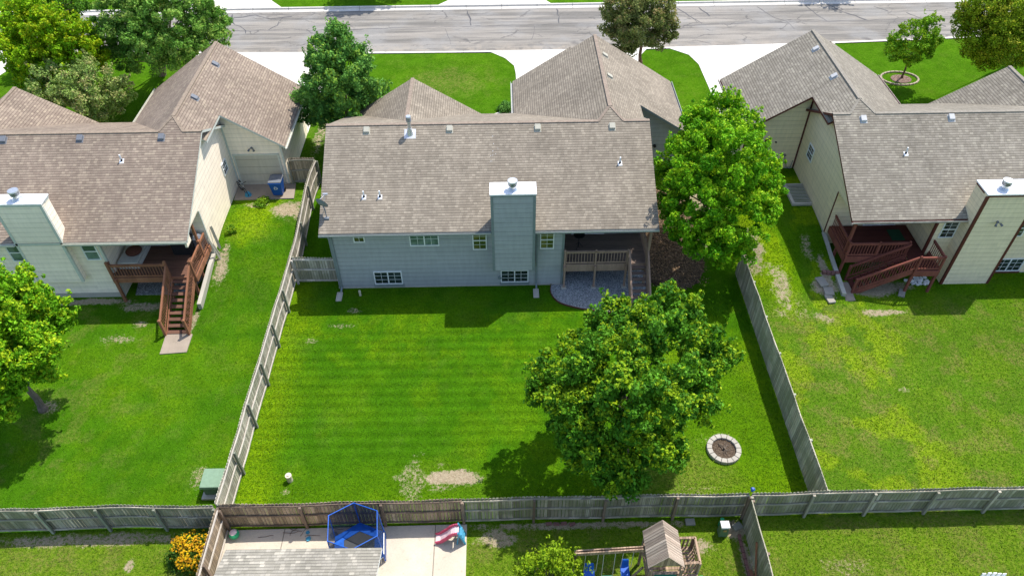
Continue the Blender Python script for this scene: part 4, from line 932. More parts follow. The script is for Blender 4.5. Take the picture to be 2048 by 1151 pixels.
mb = MB(); mb.cyl((9.47, 15.22, 1.9), (9.47, 15.22, 2.05), .05, .07, 10); mb.cyl((9.47, 15.22, 2.05), (9.47, 15.22, 2.1), .09, .05, 10); recentre(tag(mb.build('solar_light', M['blue']), 'small blue post light on the fence corner', 'light'), (9.47, 15.22, 1.9))

# ------------------------------------------------------------------ small things
# transformer
tx = thing('transformer_box', (-12.45, 16.85, 0), 'pale green utility transformer box against the left fence', 'transformer')
mb = MB(); mb.box(-12.78, -12.0, 16.6, 17.3, .08, .68); mb.build('body', M['tx_d'], tx, bevel=.01)
mb = MB(); mb.hexa([(-12.84, 16.5, .66), (-11.95, 16.5, .66), (-11.95, 17.4, .66), (-12.84, 17.4, .66), (-12.82, 16.52, .80), (-11.97, 16.52, .80), (-11.97, 17.38, .86), (-12.82, 17.38, .86)]); mb.build('lid', M['tx'], tx, bevel=.012)
mb = MB(); mb.box(-12.9, -11.95, 16.4, 17.45, -.05, .09); mb.build('pad', M['conc_f'], tx)
# pedestal
pd = thing('utility_pedestal', (8.48, 14.45, 0), 'green utility pedestal with white cap by the fence corner', 'pedestal')
mb = MB(); mb.hexa([(8.3, 14.3, 0), (8.66, 14.3, 0), (8.66, 14.62, 0), (8.3, 14.62, 0), (8.33, 14.33, .62), (8.63, 14.33, .62), (8.63, 14.6, .62), (8.33, 14.6, .62)]); mb.build('body', M['gbox'], pd, bevel=.01)
mb = MB(); mb.box(8.31, 8.65, 14.31, 14.62, .62, .72); mb.build('cap', M['capm'], pd, bevel=.01)
mb = MB(); mb.box(8.42, 8.54, 14.29, 14.3, .42, .54); mb.build('sticker', M['yellow'], pd)
mb = MB(); mb.cyl((8.48, 14.8, 0), (8.48, 14.8, .5), .1, .08, 12); recentre(tag(mb.build('green_post', M['green']), 'short green pipe behind the utility pedestal', 'pipe'), (8.48, 14.8, 0))
# bin
wb = thing('wheeled_bin', (-13.4, 35.85, 1.27), 'blue wheeled recycling bin with dark lid by the cream garage', 'bin')
mb = MB(); zb = 1.27; mb.hexa([(-13.68, 35.62, zb+.05), (-13.12, 35.62, zb+.05), (-13.12, 36.1, zb+.05), (-13.68, 36.1, zb+.05), (-13.76, 35.5, zb+1.0), (-13.04, 35.5, zb+1.0), (-13.04, 36.3, zb+1.0), (-13.76, 36.3, zb+1.0)])
mb.beam((-13.78, 35.48, zb+.97), (-13.02, 35.48, zb+.97), .05, .06); mb.build('body', M['blue'], wb, bevel=.02)
mb = MB(); mb.box(-13.78, -13.02, 35.5, 36.3, zb+1.0, zb+1.06); mb.beam((-13.7, 36.36, zb+1.02), (-13.1, 36.36, zb+1.02), .04, .04); mb.build('lid', M['vent_l'], wb, bevel=.01)
for x in (-13.72, -13.08): mb = MB(); mb.cyl((x-.03, 36.15, zb+.12), (x+.03, 36.15, zb+.12), .12, .12, 14); mb.build('wheel', M['black'], wb)
mb = MB()   # three chasing arrows
for k in range(3):
    a = k*2.094+.5; c = (-13.4, zb+0.62)
    p = [(c[0]+.09*math.cos(a+t), c[1]+.09*math.sin(a+t)) for t in (0, .6, 1.2)]
    yy = lambda z: 35.62-.12*(z-zb-.05)/.95-.012
    for (x0, z0), (x1, z1) in zip(p[:-1], p[1:]): mb.beam((x0, yy(z0), z0), (x1, yy(z1), z1), .028, .006, 0, (0, 1, 0))
    x1, z1 = p[-1]; t = a+1.2+1.57
    mb.poly([(x1+.045*math.cos(a+1.2), yy(z1)-.004, z1+.045*math.sin(a+1.2)), (x1-.045*math.cos(a+1.2), yy(z1)-.004, z1-.045*math.sin(a+1.2)), (x1+.07*math.cos(t), yy(z1)-.004, z1+.07*math.sin(t))])
mb.build('recycling_symbol', M['white'], wb)
# bicycle-like cart
bk = thing('bicycle', (-15.4, 36.0, 1.27), 'old bicycle leaning in the corner by the cream garage door', 'bicycle')
def torus(mb, c, n, R1, r, N=18):
    c = Vector(c); n = Vector(n).normalized(); a = n.orthogonal().normalized(); b = n.cross(a)
    pts = [c+(a*math.cos(2*math.pi*k/N)+b*math.sin(2*math.pi*k/N))*R1 for k in range(N+1)]; mb.tube(pts, r, 6)
w1, w2 = Vector((-15.75, 36.25, 1.6)), Vector((-15.25, 35.65, 1.6)); ad = (w2-w1).normalized(); nn_ = Vector((-ad.y, ad.x, .15))
for c in (w1, w2):
    mb = MB(); torus(mb, c, nn_, .3, .02)
    for k in range(6): a = k*math.pi/6; mb.cyl(c+(ad*math.cos(a)+Vector((0, 0, 1))*math.sin(a))*.29, c-(ad*math.cos(a)+Vector((0, 0, 1))*math.sin(a))*.29, .003, .003, 4)
    mb.build('wheel', M['black'], bk)
mb = MB(); s1 = w1+ad*.25+Vector((0, 0, .38)); bb = w1+ad*.3+Vector((0, 0, -.02)); hd = w2-ad*.12+Vector((0, 0, .4))
mb.tube([w1, bb, hd, s1, w1], .016); mb.tube([s1, bb], .016); mb.tube([w2, hd], .016); mb.build('frame', M['metal'], bk)
mb = MB(); mb.beam(s1+Vector((0, 0, .1))-ad*.1, s1+Vector((0, 0, .1))+ad*.12, .09, .04); mb.cyl(s1, s1+Vector((0, 0, .1)), .012, .012, 6); mb.build('saddle', M['black'], bk)
mb = MB(); sd2 = Vector((-ad.y, ad.x, 0)); mb.tube([hd, hd+Vector((0, 0, .12)), hd+Vector((0, 0, .16))+sd2*.24], .014); mb.tube([hd+Vector((0, 0, .12)), hd+Vector((0, 0, .16))-sd2*.24], .014); mb.build('handlebar', M['black'], bk)
mb = MB()
for k in range(4): mb.cyl((-15.2, 35.75, 1.27+k*.05), (-15.2, 35.75, 1.32+k*.05), .2-.02*k, .19-.02*k, 16)
recentre(tag(mb.build('blue_bucket', M['sky']), 'low dull blue tub beside the old bicycle', 'tub'), (-15.2, 35.75, 1.27))

# trampoline
tp = thing('trampoline', (-5.95, 14.0, .03), 'blue netted trampoline on the patio against the back fence', 'trampoline')
tc = Vector((-5.95, 13.98, 0)); NP = 6; R0 = 1.1
cor = [Vector((tc.x+R0*math.cos(2*math.pi*k/NP+.62), tc.y+.93*R0*math.sin(2*math.pi*k/NP+.62), 0)) for k in range(NP)]
mb = MB(); 
for k in range(NP):
    a, b = cor[k], cor[(k+1) % NP]; mb.cyl(a+Vector((0, 0, .42)), b+Vector((0, 0, .42)), .022, .022, 8)
    mb.cyl(a+Vector((0, 0, .03)), a+Vector((0, 0, .42)), .02, .02, 8)
mb.build('frame', M['metal'], tp)
mb = MB(); mb.slab([tuple(tc+(c-tc)*.62+Vector((0, 0, .45))) for c in cor], .015, 0, 0); mt_ = mb.build('jumping_mat', M['mat'], tp)
mb = MB(); rs2 = random.Random(9)
for (bx, by, s_) in ((-6.07, 13.8, 1), (-5.78, 13.83, 1)):   # looping white script marks
    pts = []
    for k in range(26):
        t = k/25*4*math.pi; pts.append(Vector((bx-.09+.19*k/25+.035*math.sin(t), by+.045*math.cos(t*1.0)+.02*k/25, .455)))
    for a, b in zip(pts[:-1], pts[1:]): mb.beam(a, b, .02, .006)
mb.build('lettering', M['white'], mt_)
for k in range(NP):
    a, b = cor[k], cor[(k+1) % NP]; mb = MB(); ia, ib = tc+(a-tc)*.63, tc+(b-tc)*.63; z = Vector((0, 0, .47))
    mb.slab([tuple(a+z), tuple(b+z), tuple(ib+z), tuple(ia+z)], .035, 0, 0); mb.build('pad', M['blue_b'], tp)
top = [c*1+(c-tc)*-.04+Vector((0, 0, 2.15-.1*(k % 2))) for k, c in enumerate(cor)]
for k in range(NP):
    mb = MB(); mb.cyl(cor[k]+(cor[k]-tc)*.03+Vector((0, 0, .1)), top[k], .026, .024, 10); mb.build('pole', M['blue_b'], tp)
mb = MB()
for k in range(NP): mb.cyl(top[k], top[(k+1) % NP], .018, .018, 8)
mb.build('top_ring', M['blue_b'], tp)
mb = MB()
for k in range(NP):
    j = (k+1) % NP; n = 6
    for i in range(n):
        a0, a1 = cor[k].lerp(cor[j], i/n)+Vector((0, 0, .45)), cor[k].lerp(cor[j], (i+1)/n)+Vector((0, 0, .45)); b0, b1 = top[k].lerp(top[j], i/n), top[k].lerp(top[j], (i+1)/n)
        mb.poly([a0, a1, b1, b0])
mb.build('netting', M['net'], tp)
mb = MB()
a, b = cor[0], cor[5]
for k, (c, d) in enumerate(((cor[0], cor[5]),)):
    for i in range(8):
        t0, t1 = i/8, (i+1)/8; p0_, p1_ = c.lerp(d, t0)+(c-tc)*.06, c.lerp(d, t1)+(c-tc)*.06
        mb.poly([p0_+Vector((0, 0, .05+.06*math.sin(i*2))), p1_+Vector((0, 0, .05+.06*math.sin(i*2+2))), p1_+Vector((0, 0, .48)), p0_+Vector((0, 0, .48))])
mb.build('skirt', M['blue'], tp)
# slide
sl_ = thing('toy_slide', (-2.35, 14.35, .03), 'small pink and pale toy slide with blue ladder on the patio', 'toy slide')
prof = [(-3.0, .03), (-2.8, .1), (-2.55, .36), (-2.35, .62), (-2.2, .72), (-2.05, .74)]
mb = MB()
for (x0, z0), (x1, z1) in zip(prof[:-1], prof[1:]): mb.beam((x0, 14.42, z0+.03), (x1, 14.42, z1+.03), .34, .03)
mb.build('chute', M['pinkw'], sl_)
for yy_ in (14.23, 14.61):
    mb = MB()
    for (x0, z0), (x1, z1) in zip(prof[:-1], prof[1:]): mb.beam((x0, yy_, z0+.08), (x1, yy_, z1+.1), .05, .17)
    mb.build('side_rail', M['pink'], sl_, bevel=.01)
for yy_ in (14.22, 14.62):
    mb = MB(); mb.beam((-2.08, yy_, .92), (-1.82, yy_, .03), .09, .06, 0, (1, 0, 0)); mb.beam((-2.05, yy_, .75), (-2.15, yy_, .03), .07, .05, 0, (1, 0, 0)); mb.build('leg', M['sky'], sl_, bevel=.01)
mb = MB()
for z in (.2, .42, .64): mb.box(-2.08+(.9-z)*.18, -1.96+(.9-z)*.18, 14.24, 14.6, z, z+.05)
mb.build('steps', M['sky'], sl_, bevel=.01)
# ball and litter
mb = MB(); c = Vector((-11.08, 14.72, .24))
for i in range(8):
    for j in range(14):
        P3 = lambda i, j: c+.21*Vector((math.sin(math.pi*i/8)*math.cos(2*math.pi*j/14), math.sin(math.pi*i/8)*math.sin(2*math.pi*j/14), math.cos(math.pi*i/8)))
        if i == 0: mb.poly([P3(0, 0), P3(1, j), P3(1, j+1)], 1)
        elif i == 7: mb.poly([P3(7, j), P3(8, 0), P3(7, j+1)])
        else: mb.poly([P3(i, j), P3(i+1, j), P3(i+1, j+1), P3(i, j+1)], 1 if i < 2 else 0)
recentre(tag(mb.build('ball', [M['green'], M['pinkw']], smooth=True), 'green play ball with pale top in the patio corner', 'ball'), (-11.08, 14.72, .03))
for i, (x, y, r, c_, lab) in enumerate([(-8.2, 14.83, .09, 'sky', 'light blue plastic scrap nearest the fence on the patio'), (-8.1, 14.55, .12, 'sky', 'larger light blue toy scrap on the shaded patio'), (-7.1, 14.68, .17, 'vent_l', 'crumpled grey sheet on the shaded patio')]):
    mb = MB(); pts = [(x+r*rs.uniform(.6, 1.1)*math.cos(a), y+r*rs.uniform(.6, 1.1)*math.sin(a)) for a in [k*1.05 for k in range(6)]]
    mb.prism(pts, 'z', .032, .07+.03*i); recentre(tag(mb.build('litter', M[c_]), lab, 'litter', 'litter on the patio'), (x, y, .03))
mb = MB()
for k in range(9):
    x = -9.9+rs.random()*4; y = 14.55+rs.random()*.4; a = rs.uniform(0, 3.1); pts = [Vector((x, y, .045))]
    for q in range(4): a += rs.uniform(-.6, .6); pts.append(pts[-1]+Vector((math.cos(a)*.16, math.sin(a)*.1, 0)))
    mb.tube(pts, .009, 5)
tag(mb.build('twigs', M['bark_r']), 'dead twigs and leaves lying along the patio fence', 'twigs', kind='stuff')

# playset
ps = thing('playset', (5.5, 12.8, 0), 'weathered wooden playset with gabled roof tower and swing beam', 'playset')
px0, px1, py0, py1 = 4.95, 6.05, 11.9, 13.25
for nm, (xa, xb) in (('left', (4.85, 5.48)), ('right', (6.15, 5.48))):
    n = 14; mb = MB()
    for k in range(n):
        ya = 11.95+(13.38-11.95)*k/n; yb = ya+(13.38-11.95)/n-.012
        mb.hexa([(xa, ya, 2.38), (xb, ya, 3.18), (xb, yb, 3.18), (xa, yb, 2.38), (xa, ya, 2.41), (xb, ya, 3.21), (xb, yb, 3.21), (xa, yb, 2.41)])
    mb.build('roof_panel', M['play_r'], ps)
mb = MB(); mb.prism([(4.98, 2.4), (6.02, 2.4), (5.48, 3.1)], 'y', 12.02, 12.05); mb.prism([(4.98, 2.4), (6.02, 2.4), (5.48, 3.1)], 'y', 13.2, 13.23); mb.build('gable', M['play'], ps)
for x in (px0, px1):
    for y in (py0, py1): post(ps, x, y, 0, 2.4, M['play'], .09, cap=False)
mb = MB()
for k in range(9): mb.box(px0, 6.85, 12.0+k*.145, 12.12+k*.145, 1.2, 1.225)
mb.build('floor', M['play'], ps)
def slats(p, q, z0, z1, name='slatted_rail', sp=.13):
    mb = MB(); p, q = Vector(p), Vector(q); L = (q-p).length; n = int(L/sp)
    mb.beam((p.x, p.y, z1), (q.x, q.y, z1), .09, .035); mb.beam((p.x, p.y, z0+.05), (q.x, q.y, z0+.05), .03, .08)
    t = (q-p).normalized()
    for i in range(n):
        c = p.lerp(q, (i+.5)/n); a, b = c-t*.035, c+t*.035; nn = Vector((-t.y, t.x, 0))*.008
        mb.hexa([(a-nn).to_tuple()[:2]+(z0,), (b-nn).to_tuple()[:2]+(z0,), (b+nn).to_tuple()[:2]+(z0,), (a+nn).to_tuple()[:2]+(z0,), (a-nn).to_tuple()[:2]+(z1-.02,), (b-nn).to_tuple()[:2]+(z1-.02,), (b+nn).to_tuple()[:2]+(z1-.02,), (a+nn).to_tuple()[:2]+(z1-.02,)])
    mb.build(name, M['play'], ps)
slats((6.1, 13.3, 0), (6.85, 13.3, 0), 1.15, 1.95); slats((6.85, 13.3, 0), (6.85, 12.35, 0), 1.15, 1.95); slats((6.85, 12.35, 0), (6.1, 12.3, 0), 1.15, 1.95); slats((px0, 12.0, 0), (px1, 12.0, 0), 1.15, 1.9); slats((px0, 12.0, 0), (px0, 13.2, 0), 1.15, 1.9); slats((px0, 13.25, 0), (px1, 13.25, 0), 1.15, 1.9)
for x, y in ((6.85, 13.3), (6.85, 12.32)): post(ps, x, y, 0, 1.95, M['play'], .09, cap=False)
mb = MB(); mb.beam((2.3, 12.62, 2.2), (4.95, 12.74, 2.2), .045, .18); mb.beam((2.3, 12.72, 2.2), (4.95, 12.84, 2.2), .045, .18); mb.build('swing_beam', M['play'], ps)
for y in (12.1, 13.3): mb = MB(); mb.beam((2.35, 12.67, 2.25), (2.2, y, 0), .09, .09); mb.build('swing_leg', M['play'], ps)
mb = MB(); mb.beam((4.9, 12.3, 1.0), (4.3, 12.0, 0), .09, .09); mb.beam((4.9, 12.6, 1.1), (4.2, 12.4, 0), .06, .09); mb.build('brace', M['play'], ps)
mb = MB(); mb.box(5.15, 5.95, 11.5, 11.98, 1.25, 1.28); mb.box(5.15, 5.95, 11.96, 11.99, 1.25, 1.8); mb.build('canopy', M['teal'], ps)
mb = MB(); mb.box(6.75, 6.98, 11.75, 12.1, .9, .95); mb.beam((6.86, 12.2, 1.15), (6.95, 11.2, .1), .4, .04); mb.build('slide', M['green'], ps)
def swing(x0, y0, w, zs, col, lab, bucket, sy=0.):
    o = thing('swing', (x0, y0+sy, zs), lab, 'swing', 'swings hanging from the wooden beam')
    mb = MB()
    for s_ in (-1, 1): mb.cyl((x0+s_*w/2, y0, 2.1), (x0+s_*w/2, y0+sy, zs+(.35 if bucket else .04)), .012, .012, 6)
    mb.build('rope', M['rope'], o)
    mb = MB()
    if bucket:
        mb.hexa([(x0-w*.4, y0+sy-.2, zs), (x0+w*.4, y0+sy-.2, zs), (x0+w*.4, y0+sy+.12, zs), (x0-w*.4, y0+sy+.12, zs), (x0-w*.48, y0+sy-.3, zs+.06), (x0+w*.48, y0+sy-.3, zs+.06), (x0+w*.48, y0+sy+.2, zs+.12), (x0-w*.48, y0+sy+.2, zs+.12)])
        mb.hexa([(x0-w*.45, y0+sy+.1, zs+.02), (x0+w*.45, y0+sy+.1, zs+.02), (x0+w*.45, y0+sy+.16, zs+.02), (x0-w*.45, y0+sy+.16, zs+.02), (x0-w*.36, y0+sy+.22, zs+.5), (x0+w*.36, y0+sy+.22, zs+.5), (x0+w*.36, y0+sy+.27, zs+.5), (x0-w*.36, y0+sy+.27, zs+.5)])
        mb.build('seat', M[col], o, bevel=.03)
    else:
        mb.box(x0-w/2, x0+w/2, y0+sy-.07, y0+sy+.07, zs, zs+.035); mb.build('seat', M[col], o, bevel=.01)
swing(2.95, 12.68, .46, .35, 'blue_b', 'blue bucket swing at the far left of the swing beam', True); swing(3.6, 12.7, .42, .42, 'teal', 'teal belt swing hanging between the two blue swings', False, -.15); swing(4.3, 12.74, .38, .5, 'blue_b', 'blue bucket swing nearest the playset tower', True)
mb = MB(); mb.box(4.15, 4.5, 12.0, 12.3, .05, .4); recentre(tag(mb.build('rocking_toy', M['yellow'], bevel=.03), 'tan toy seat on the grass under the swing beam', 'toy'), (4.3, 12.15, .05))
# bricks and blocks by the fence
locs = [(1.55, 15.0, 0.1), (1.85, 14.98, -.1), (2.15, 15.0, .05), (2.5, 14.96, .3)]+[(9.13, 14.25-.26*k, 1.5+.1*rs.uniform(-1, 1)) for k in range(9)]
words = ['leftmost of the', 'second from left of the', 'third from left of the', 'rightmost of the']
for i, (x, y, a) in enumerate(locs):
    mb = MB(); mb.box(x-.12, x+.12, y-.06, y+.06, 0, .09); mb.rot(a, (x, y)); g = 'bricks along the back fence' if i < 4 else 'bricks edging the mossy fence'
    lab = words[i]+' four reddish bricks along the back fence' if i < 4 else 'reddish brick in the loose row along the mossy fence'
    recentre(tag(mb.build('brick', M['brick'], bevel=.008), lab, 'brick', g), (x, y, 0))
for x, y, a, lab in ((7.28, 14.95, .0, 'grey paving block against the back fence behind the playset'), (9.15, 14.72, .4, 'grey paving block in the corner by the utility pedestal')):
    mb = MB(); mb.box(x-.19, x+.19, y-.14, y+.14, 0, .1); mb.rot(a, (x, y)); recentre(tag(mb.build('paving_block', M['lattice'], bevel=.01), lab, 'block'), (x, y, 0))
mb = MB(); mb.beam((9.2, 12.9, .05), (9.27, 12.45, .05), .14, .09); mb.beam((9.3, 12.45, .06), (9.32, 13.4, 1.3), .06, .06); recentre(tag(mb.build('timber', M['rw_l']), 'orange brown timber lying by the mossy fence', 'timber'), (9.2, 12.7, 0))
# white chairs bottom right
ch = thing('garden_bench', (18.2, 12.2, 0), 'pale blue white garden furniture cut off at the bottom right edge', 'garden seat')
mb = MB()
for k in range(5): mb.box(17.72+k*.2, 17.86+k*.2, 12.3, 12.34, .1, .62+.05*math.sin(k*1.2))
mb.build('backrest', M['white'], ch, bevel=.008)
mb = MB(); mb.box(17.7, 18.7, 11.8, 12.3, .36, .4); mb.build('seat', M['white'], ch)
for x in (17.75, 18.6):
    for y in (11.85, 12.25): mb = MB(); mb.box(x, x+.06, y, y+.06, 0, .36); mb.build('leg', M['white'], ch)
# tree ring in right front lawn
tr2 = thing('tree_ring', (28.5, 48.5, 1.2), 'scalloped stone edging round pinkish mulch in the right front lawn', 'planter')
mb = MB()
for k in range(26):
    a = 2*math.pi*k/26; c = Vector((28.5+1.3*math.cos(a), 48.4+.95*math.sin(a), 1.2)); d = Vector((-math.sin(a), math.cos(a), 0)); mb.beam(c-d*.14+Vector((0, 0, .04)), c+d*.14+Vector((0, 0, .04)), .12, .12)
mb.build('edging', M['edgst'], tr2, bevel=.01)
mb = MB(); mb.slab([(28.6+.72*math.cos(k*.3142), 48.35+.6*math.sin(k*.3142), 1.23) for k in range(20)], .05, 0, 0); mb.build('mulch', M['mulch_p'], tr2)

# ------------------------------------------------------------------ vegetation
def quads(name, co, col, mats, parent, mi=None):
    n = len(co)//4; me = bpy.data.meshes.new(name); o = ORG[parent] if parent else (0, 0, 0)
    co = co-np.array(o); me.vertices.add(len(co)); me.vertices.foreach_set('co', co.astype(np.float32).ravel())
    me.loops.add(n*4); me.loops.foreach_set('vertex_index', np.arange(n*4)); me.polygons.add(n); me.polygons.foreach_set('loop_start', np.arange(0, n*4, 4))
    me.update(calc_edges=True)
    a = me.color_attributes.new('Col', 'FLOAT_COLOR', 'POINT'); c4 = np.ones((n*4, 4), np.float32); c4[:, :3] = np.repeat(col, 4, 0); a.data.foreach_set('color', c4.ravel())
    for m in mats: me.materials.append(m)
    ob = bpy.data.objects.new(name, me); COL.objects.link(ob)
    if parent: ob.parent = parent
    ORG[ob] = o; return ob

def leaves(rng, cl, cr, nper, size, pal, tips, up=.5, flat=.75):
    """cl: clump centres (K,3), cr: radii; returns quads & colours. pal: list of base colours, tips: lime share"""
    K = len(cl); n = K*nper; ci = np.repeat(np.arange(K), nper)
    d = rng.normal(size=(n, 3)); d /= np.linalg.norm(d, axis=1)[:, None]
    rad = rng.uniform(.25, 1., n)**.5; p = d*rad[:, None]*cr[ci][:, None]; p[:, 2] *= flat
    pos = cl[ci]+p
    nrm = d*.55+rng.normal(size=(n, 3))*.6+np.array([0, 0, up*.7]); nrm /= np.linalg.norm(nrm, axis=1)[:, None]
    t = np.cross(nrm, rng.normal(size=(n, 3))); t /= np.linalg.norm(t, axis=1)[:, None]; b = np.cross(nrm, t)
    s = size*rng.uniform(.55, 1.3, n)[:, None]
    droop = nrm*s*-.22
    q = np.stack([pos-t*s*.55, pos+b*s*.34, pos+t*s*.55+droop, pos-b*s*.34], 1).reshape(-1, 3)
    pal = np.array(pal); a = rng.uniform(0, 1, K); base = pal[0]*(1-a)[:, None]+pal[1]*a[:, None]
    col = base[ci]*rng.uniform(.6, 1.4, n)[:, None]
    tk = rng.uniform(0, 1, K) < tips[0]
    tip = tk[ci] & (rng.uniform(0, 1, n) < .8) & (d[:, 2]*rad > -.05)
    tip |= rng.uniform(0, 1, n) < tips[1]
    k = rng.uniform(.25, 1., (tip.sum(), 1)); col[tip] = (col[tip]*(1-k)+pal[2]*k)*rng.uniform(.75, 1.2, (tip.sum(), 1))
    return q, col

def tree(name, label, base, top_c, rad, rz, pal, K=220, nper=110, size=.16, cr=(.35, .62), tips=(.25, .02), trunk=.16, fork=.35, seed=1, bark='bark', group=None, lobes=5, shape='round', inner=.35, lobe_amp=.22, cat='tree', lean=(0, 0), stems=1, blobs=None):
    rng = np.random.RandomState(seed); c = np.array(top_c, float); bx, by = base; bz = Tz(bx, by)
    o = thing(name, (bx, by, bz), label, cat, group)
    # clump centres
    dirs = rng.normal(size=(K*3, 3)); dirs /= np.linalg.norm(dirs, axis=1)[:, None]
    lob = rng.normal(size=(lobes, 3)); lob /= np.linalg.norm(lob, axis=1)[:, None]
    bumpf = 1-lobe_amp+lobe_amp*1.6*np.max(np.maximum(dirs@lob.T, 0)**3, axis=1)+rng.normal(size=len(dirs))*.05
    rr = np.where(rng.uniform(size=len(dirs)) < inner, rng.uniform(.35, .85, len(dirs)), rng.uniform(.82, 1., len(dirs)))
    if shape == 'cone': # wide below, narrow top
        wz = np.clip((dirs[:, 2]+1)/2, 0, 1); k = 1.08-.62*wz
    elif shape == 'vase': wz = np.clip((dirs[:, 2]+1)/2, 0, 1); k = .62+.45*np.sqrt(wz)
    else: k = 1.
    P3 = dirs*(bumpf*rr)[:, None]; P3[:, 0] *= k; P3[:, 1] *= k
    P3 = P3*np.array([rad, rad, rz]); P3 = P3[:K]
    if blobs:
        Bq = np.array(blobs, float); wt = Bq[:, 3]**2; bi = rng.choice(len(Bq), K*4, p=wt/wt.sum())
        dd = dirs[rng.randint(0, len(dirs), K*4)]; rq = np.where(rng.uniform(size=K*4) < .25, rng.uniform(.2, .7, K*4), rng.uniform(.72, .95, K*4)); Q3 = Bq[bi, :3]+dd*(Bq[bi, 3]*rq)[:, None]
        D = np.linalg.norm(Q3[:, None]-Bq[None, :, :3], axis=2)/Bq[None, :, 3]; D[np.arange(len(Q3)), bi] = 9
        ok = (D.min(1) > .55) | (rng.uniform(size=len(Q3)) < .25); Q3 = Q3[ok][:K]; P3 = Q3-c
    keep = c[2]+P3[:, 2] > bz+.5; P3 = P3[keep]; cl = c+P3; rc = rng.uniform(cr[0], cr[1], len(cl))
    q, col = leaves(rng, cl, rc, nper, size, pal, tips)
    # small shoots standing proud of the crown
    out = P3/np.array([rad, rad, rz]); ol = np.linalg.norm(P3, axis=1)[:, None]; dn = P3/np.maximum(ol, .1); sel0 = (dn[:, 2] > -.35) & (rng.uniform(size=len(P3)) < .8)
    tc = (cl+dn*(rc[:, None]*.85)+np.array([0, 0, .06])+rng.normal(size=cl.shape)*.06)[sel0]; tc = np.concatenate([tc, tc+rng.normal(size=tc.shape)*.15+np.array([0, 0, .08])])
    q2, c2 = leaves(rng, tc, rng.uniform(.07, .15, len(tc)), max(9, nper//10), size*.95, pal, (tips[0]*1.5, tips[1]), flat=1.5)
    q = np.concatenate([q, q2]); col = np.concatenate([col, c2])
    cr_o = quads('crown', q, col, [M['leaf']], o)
    # trunk and limbs
    mb = MB(); H = c[2]-bz
    for st in range(stems):
        sx_, sy_ = (0, 0) if stems == 1 else (.16*math.cos(st*2.2), .16*math.sin(st*2.2))
        prev = Vector((bx+sx_*.4, by+sy_*.4, bz-.1)); r = trunk/(1 if stems == 1 else 1.5); n = 6; target = Vector((c[0]+sx_*5, c[1]+sy_*5, bz+H*.95)); pts = [prev]
        mb.cyl(prev, prev+Vector((0, 0, .35)), r*1.45, r, 10)
        for k in range(1, n+1):
            t = k/n; p = prev.lerp(target, 0); p = Vector((bx+sx_*.4, by+sy_*.4, bz)).lerp(target, t)+Vector((rng.normal()*.05, rng.normal()*.05, 0)); r0 = r*(1-.8*(k-1)/n); r1 = r*(1-.8*k/n)
            mb.cyl(pts[-1], p, r0, r1, 9, caps=False); pts.append(p)
        sel = rng.choice(len(cl), min(len(cl), 26//stems), replace=False)
        for i in sel:
            tgt = Vector(cl[i]); hf = fork+rng.uniform(0, .5); s0 = Vector((bx, by, bz)).lerp(target, min(.95, hf)); mid = s0.lerp(tgt, .5)+Vector((0, 0, .15*(tgt-s0).length*rng.uniform(-.3, .6)))
            rb = trunk*.38*(1-.5*hf); mb.cyl(s0, mid, rb, rb*.6, 6, caps=False); mb.cyl(mid, tgt, rb*.6, rb*.2, 6, caps=False)
    mb.build('trunk', M[bark], o, smooth=True)
    return o

DK = [(.085, .23, .04), (.17, .37, .065), (.36, .54, .06)]
MD = [(.055, .155, .012), (.10, .24, .018), (.30, .42, .02)]
LM = [(.10, .24, .012), (.18, .34, .016), (.27, .37, .008)]
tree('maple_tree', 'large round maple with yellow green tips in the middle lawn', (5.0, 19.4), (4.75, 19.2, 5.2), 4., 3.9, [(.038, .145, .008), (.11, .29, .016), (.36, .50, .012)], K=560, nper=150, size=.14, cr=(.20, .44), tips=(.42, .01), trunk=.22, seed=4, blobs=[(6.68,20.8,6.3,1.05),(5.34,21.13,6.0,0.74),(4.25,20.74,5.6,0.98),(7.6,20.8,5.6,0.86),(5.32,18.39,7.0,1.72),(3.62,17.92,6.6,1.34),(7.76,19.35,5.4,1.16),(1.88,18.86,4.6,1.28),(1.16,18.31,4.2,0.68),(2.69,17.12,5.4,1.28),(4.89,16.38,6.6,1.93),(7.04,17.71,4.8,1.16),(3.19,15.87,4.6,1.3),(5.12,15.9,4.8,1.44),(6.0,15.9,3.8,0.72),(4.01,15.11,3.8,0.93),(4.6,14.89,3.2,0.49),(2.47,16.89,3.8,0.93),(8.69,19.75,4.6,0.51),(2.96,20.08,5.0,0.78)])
tree('maple_tree', 'tall bright green maple between the grey blue and beige houses', (10.9, 31.2), (11.35, 31.6, 5.), 3.15, 4.35, [(.085, .29, .006), (.20, .46, .010), (.38, .56, .012)], K=560, nper=150, size=.14, cr=(.20, .42), tips=(.45, .02), trunk=.2, seed=8, blobs=[(11.28,34.0,7.4,1.17),(10.1,32.84,6.8,1.6),(12.15,32.78,6.8,1.42),(10.65,30.44,6.6,2.35),(9.09,31.76,5.4,1.35),(13.09,31.49,5.2,1.35),(9.71,29.33,5.0,1.87),(11.95,29.12,4.8,1.79),(8.7,30.8,4.2,0.99),(13.99,31.09,4.2,0.73),(10.48,28.42,3.8,1.55),(11.84,28.15,3.0,0.96),(10.83,28.02,2.8,0.71),(9.26,29.08,3.6,0.87)])
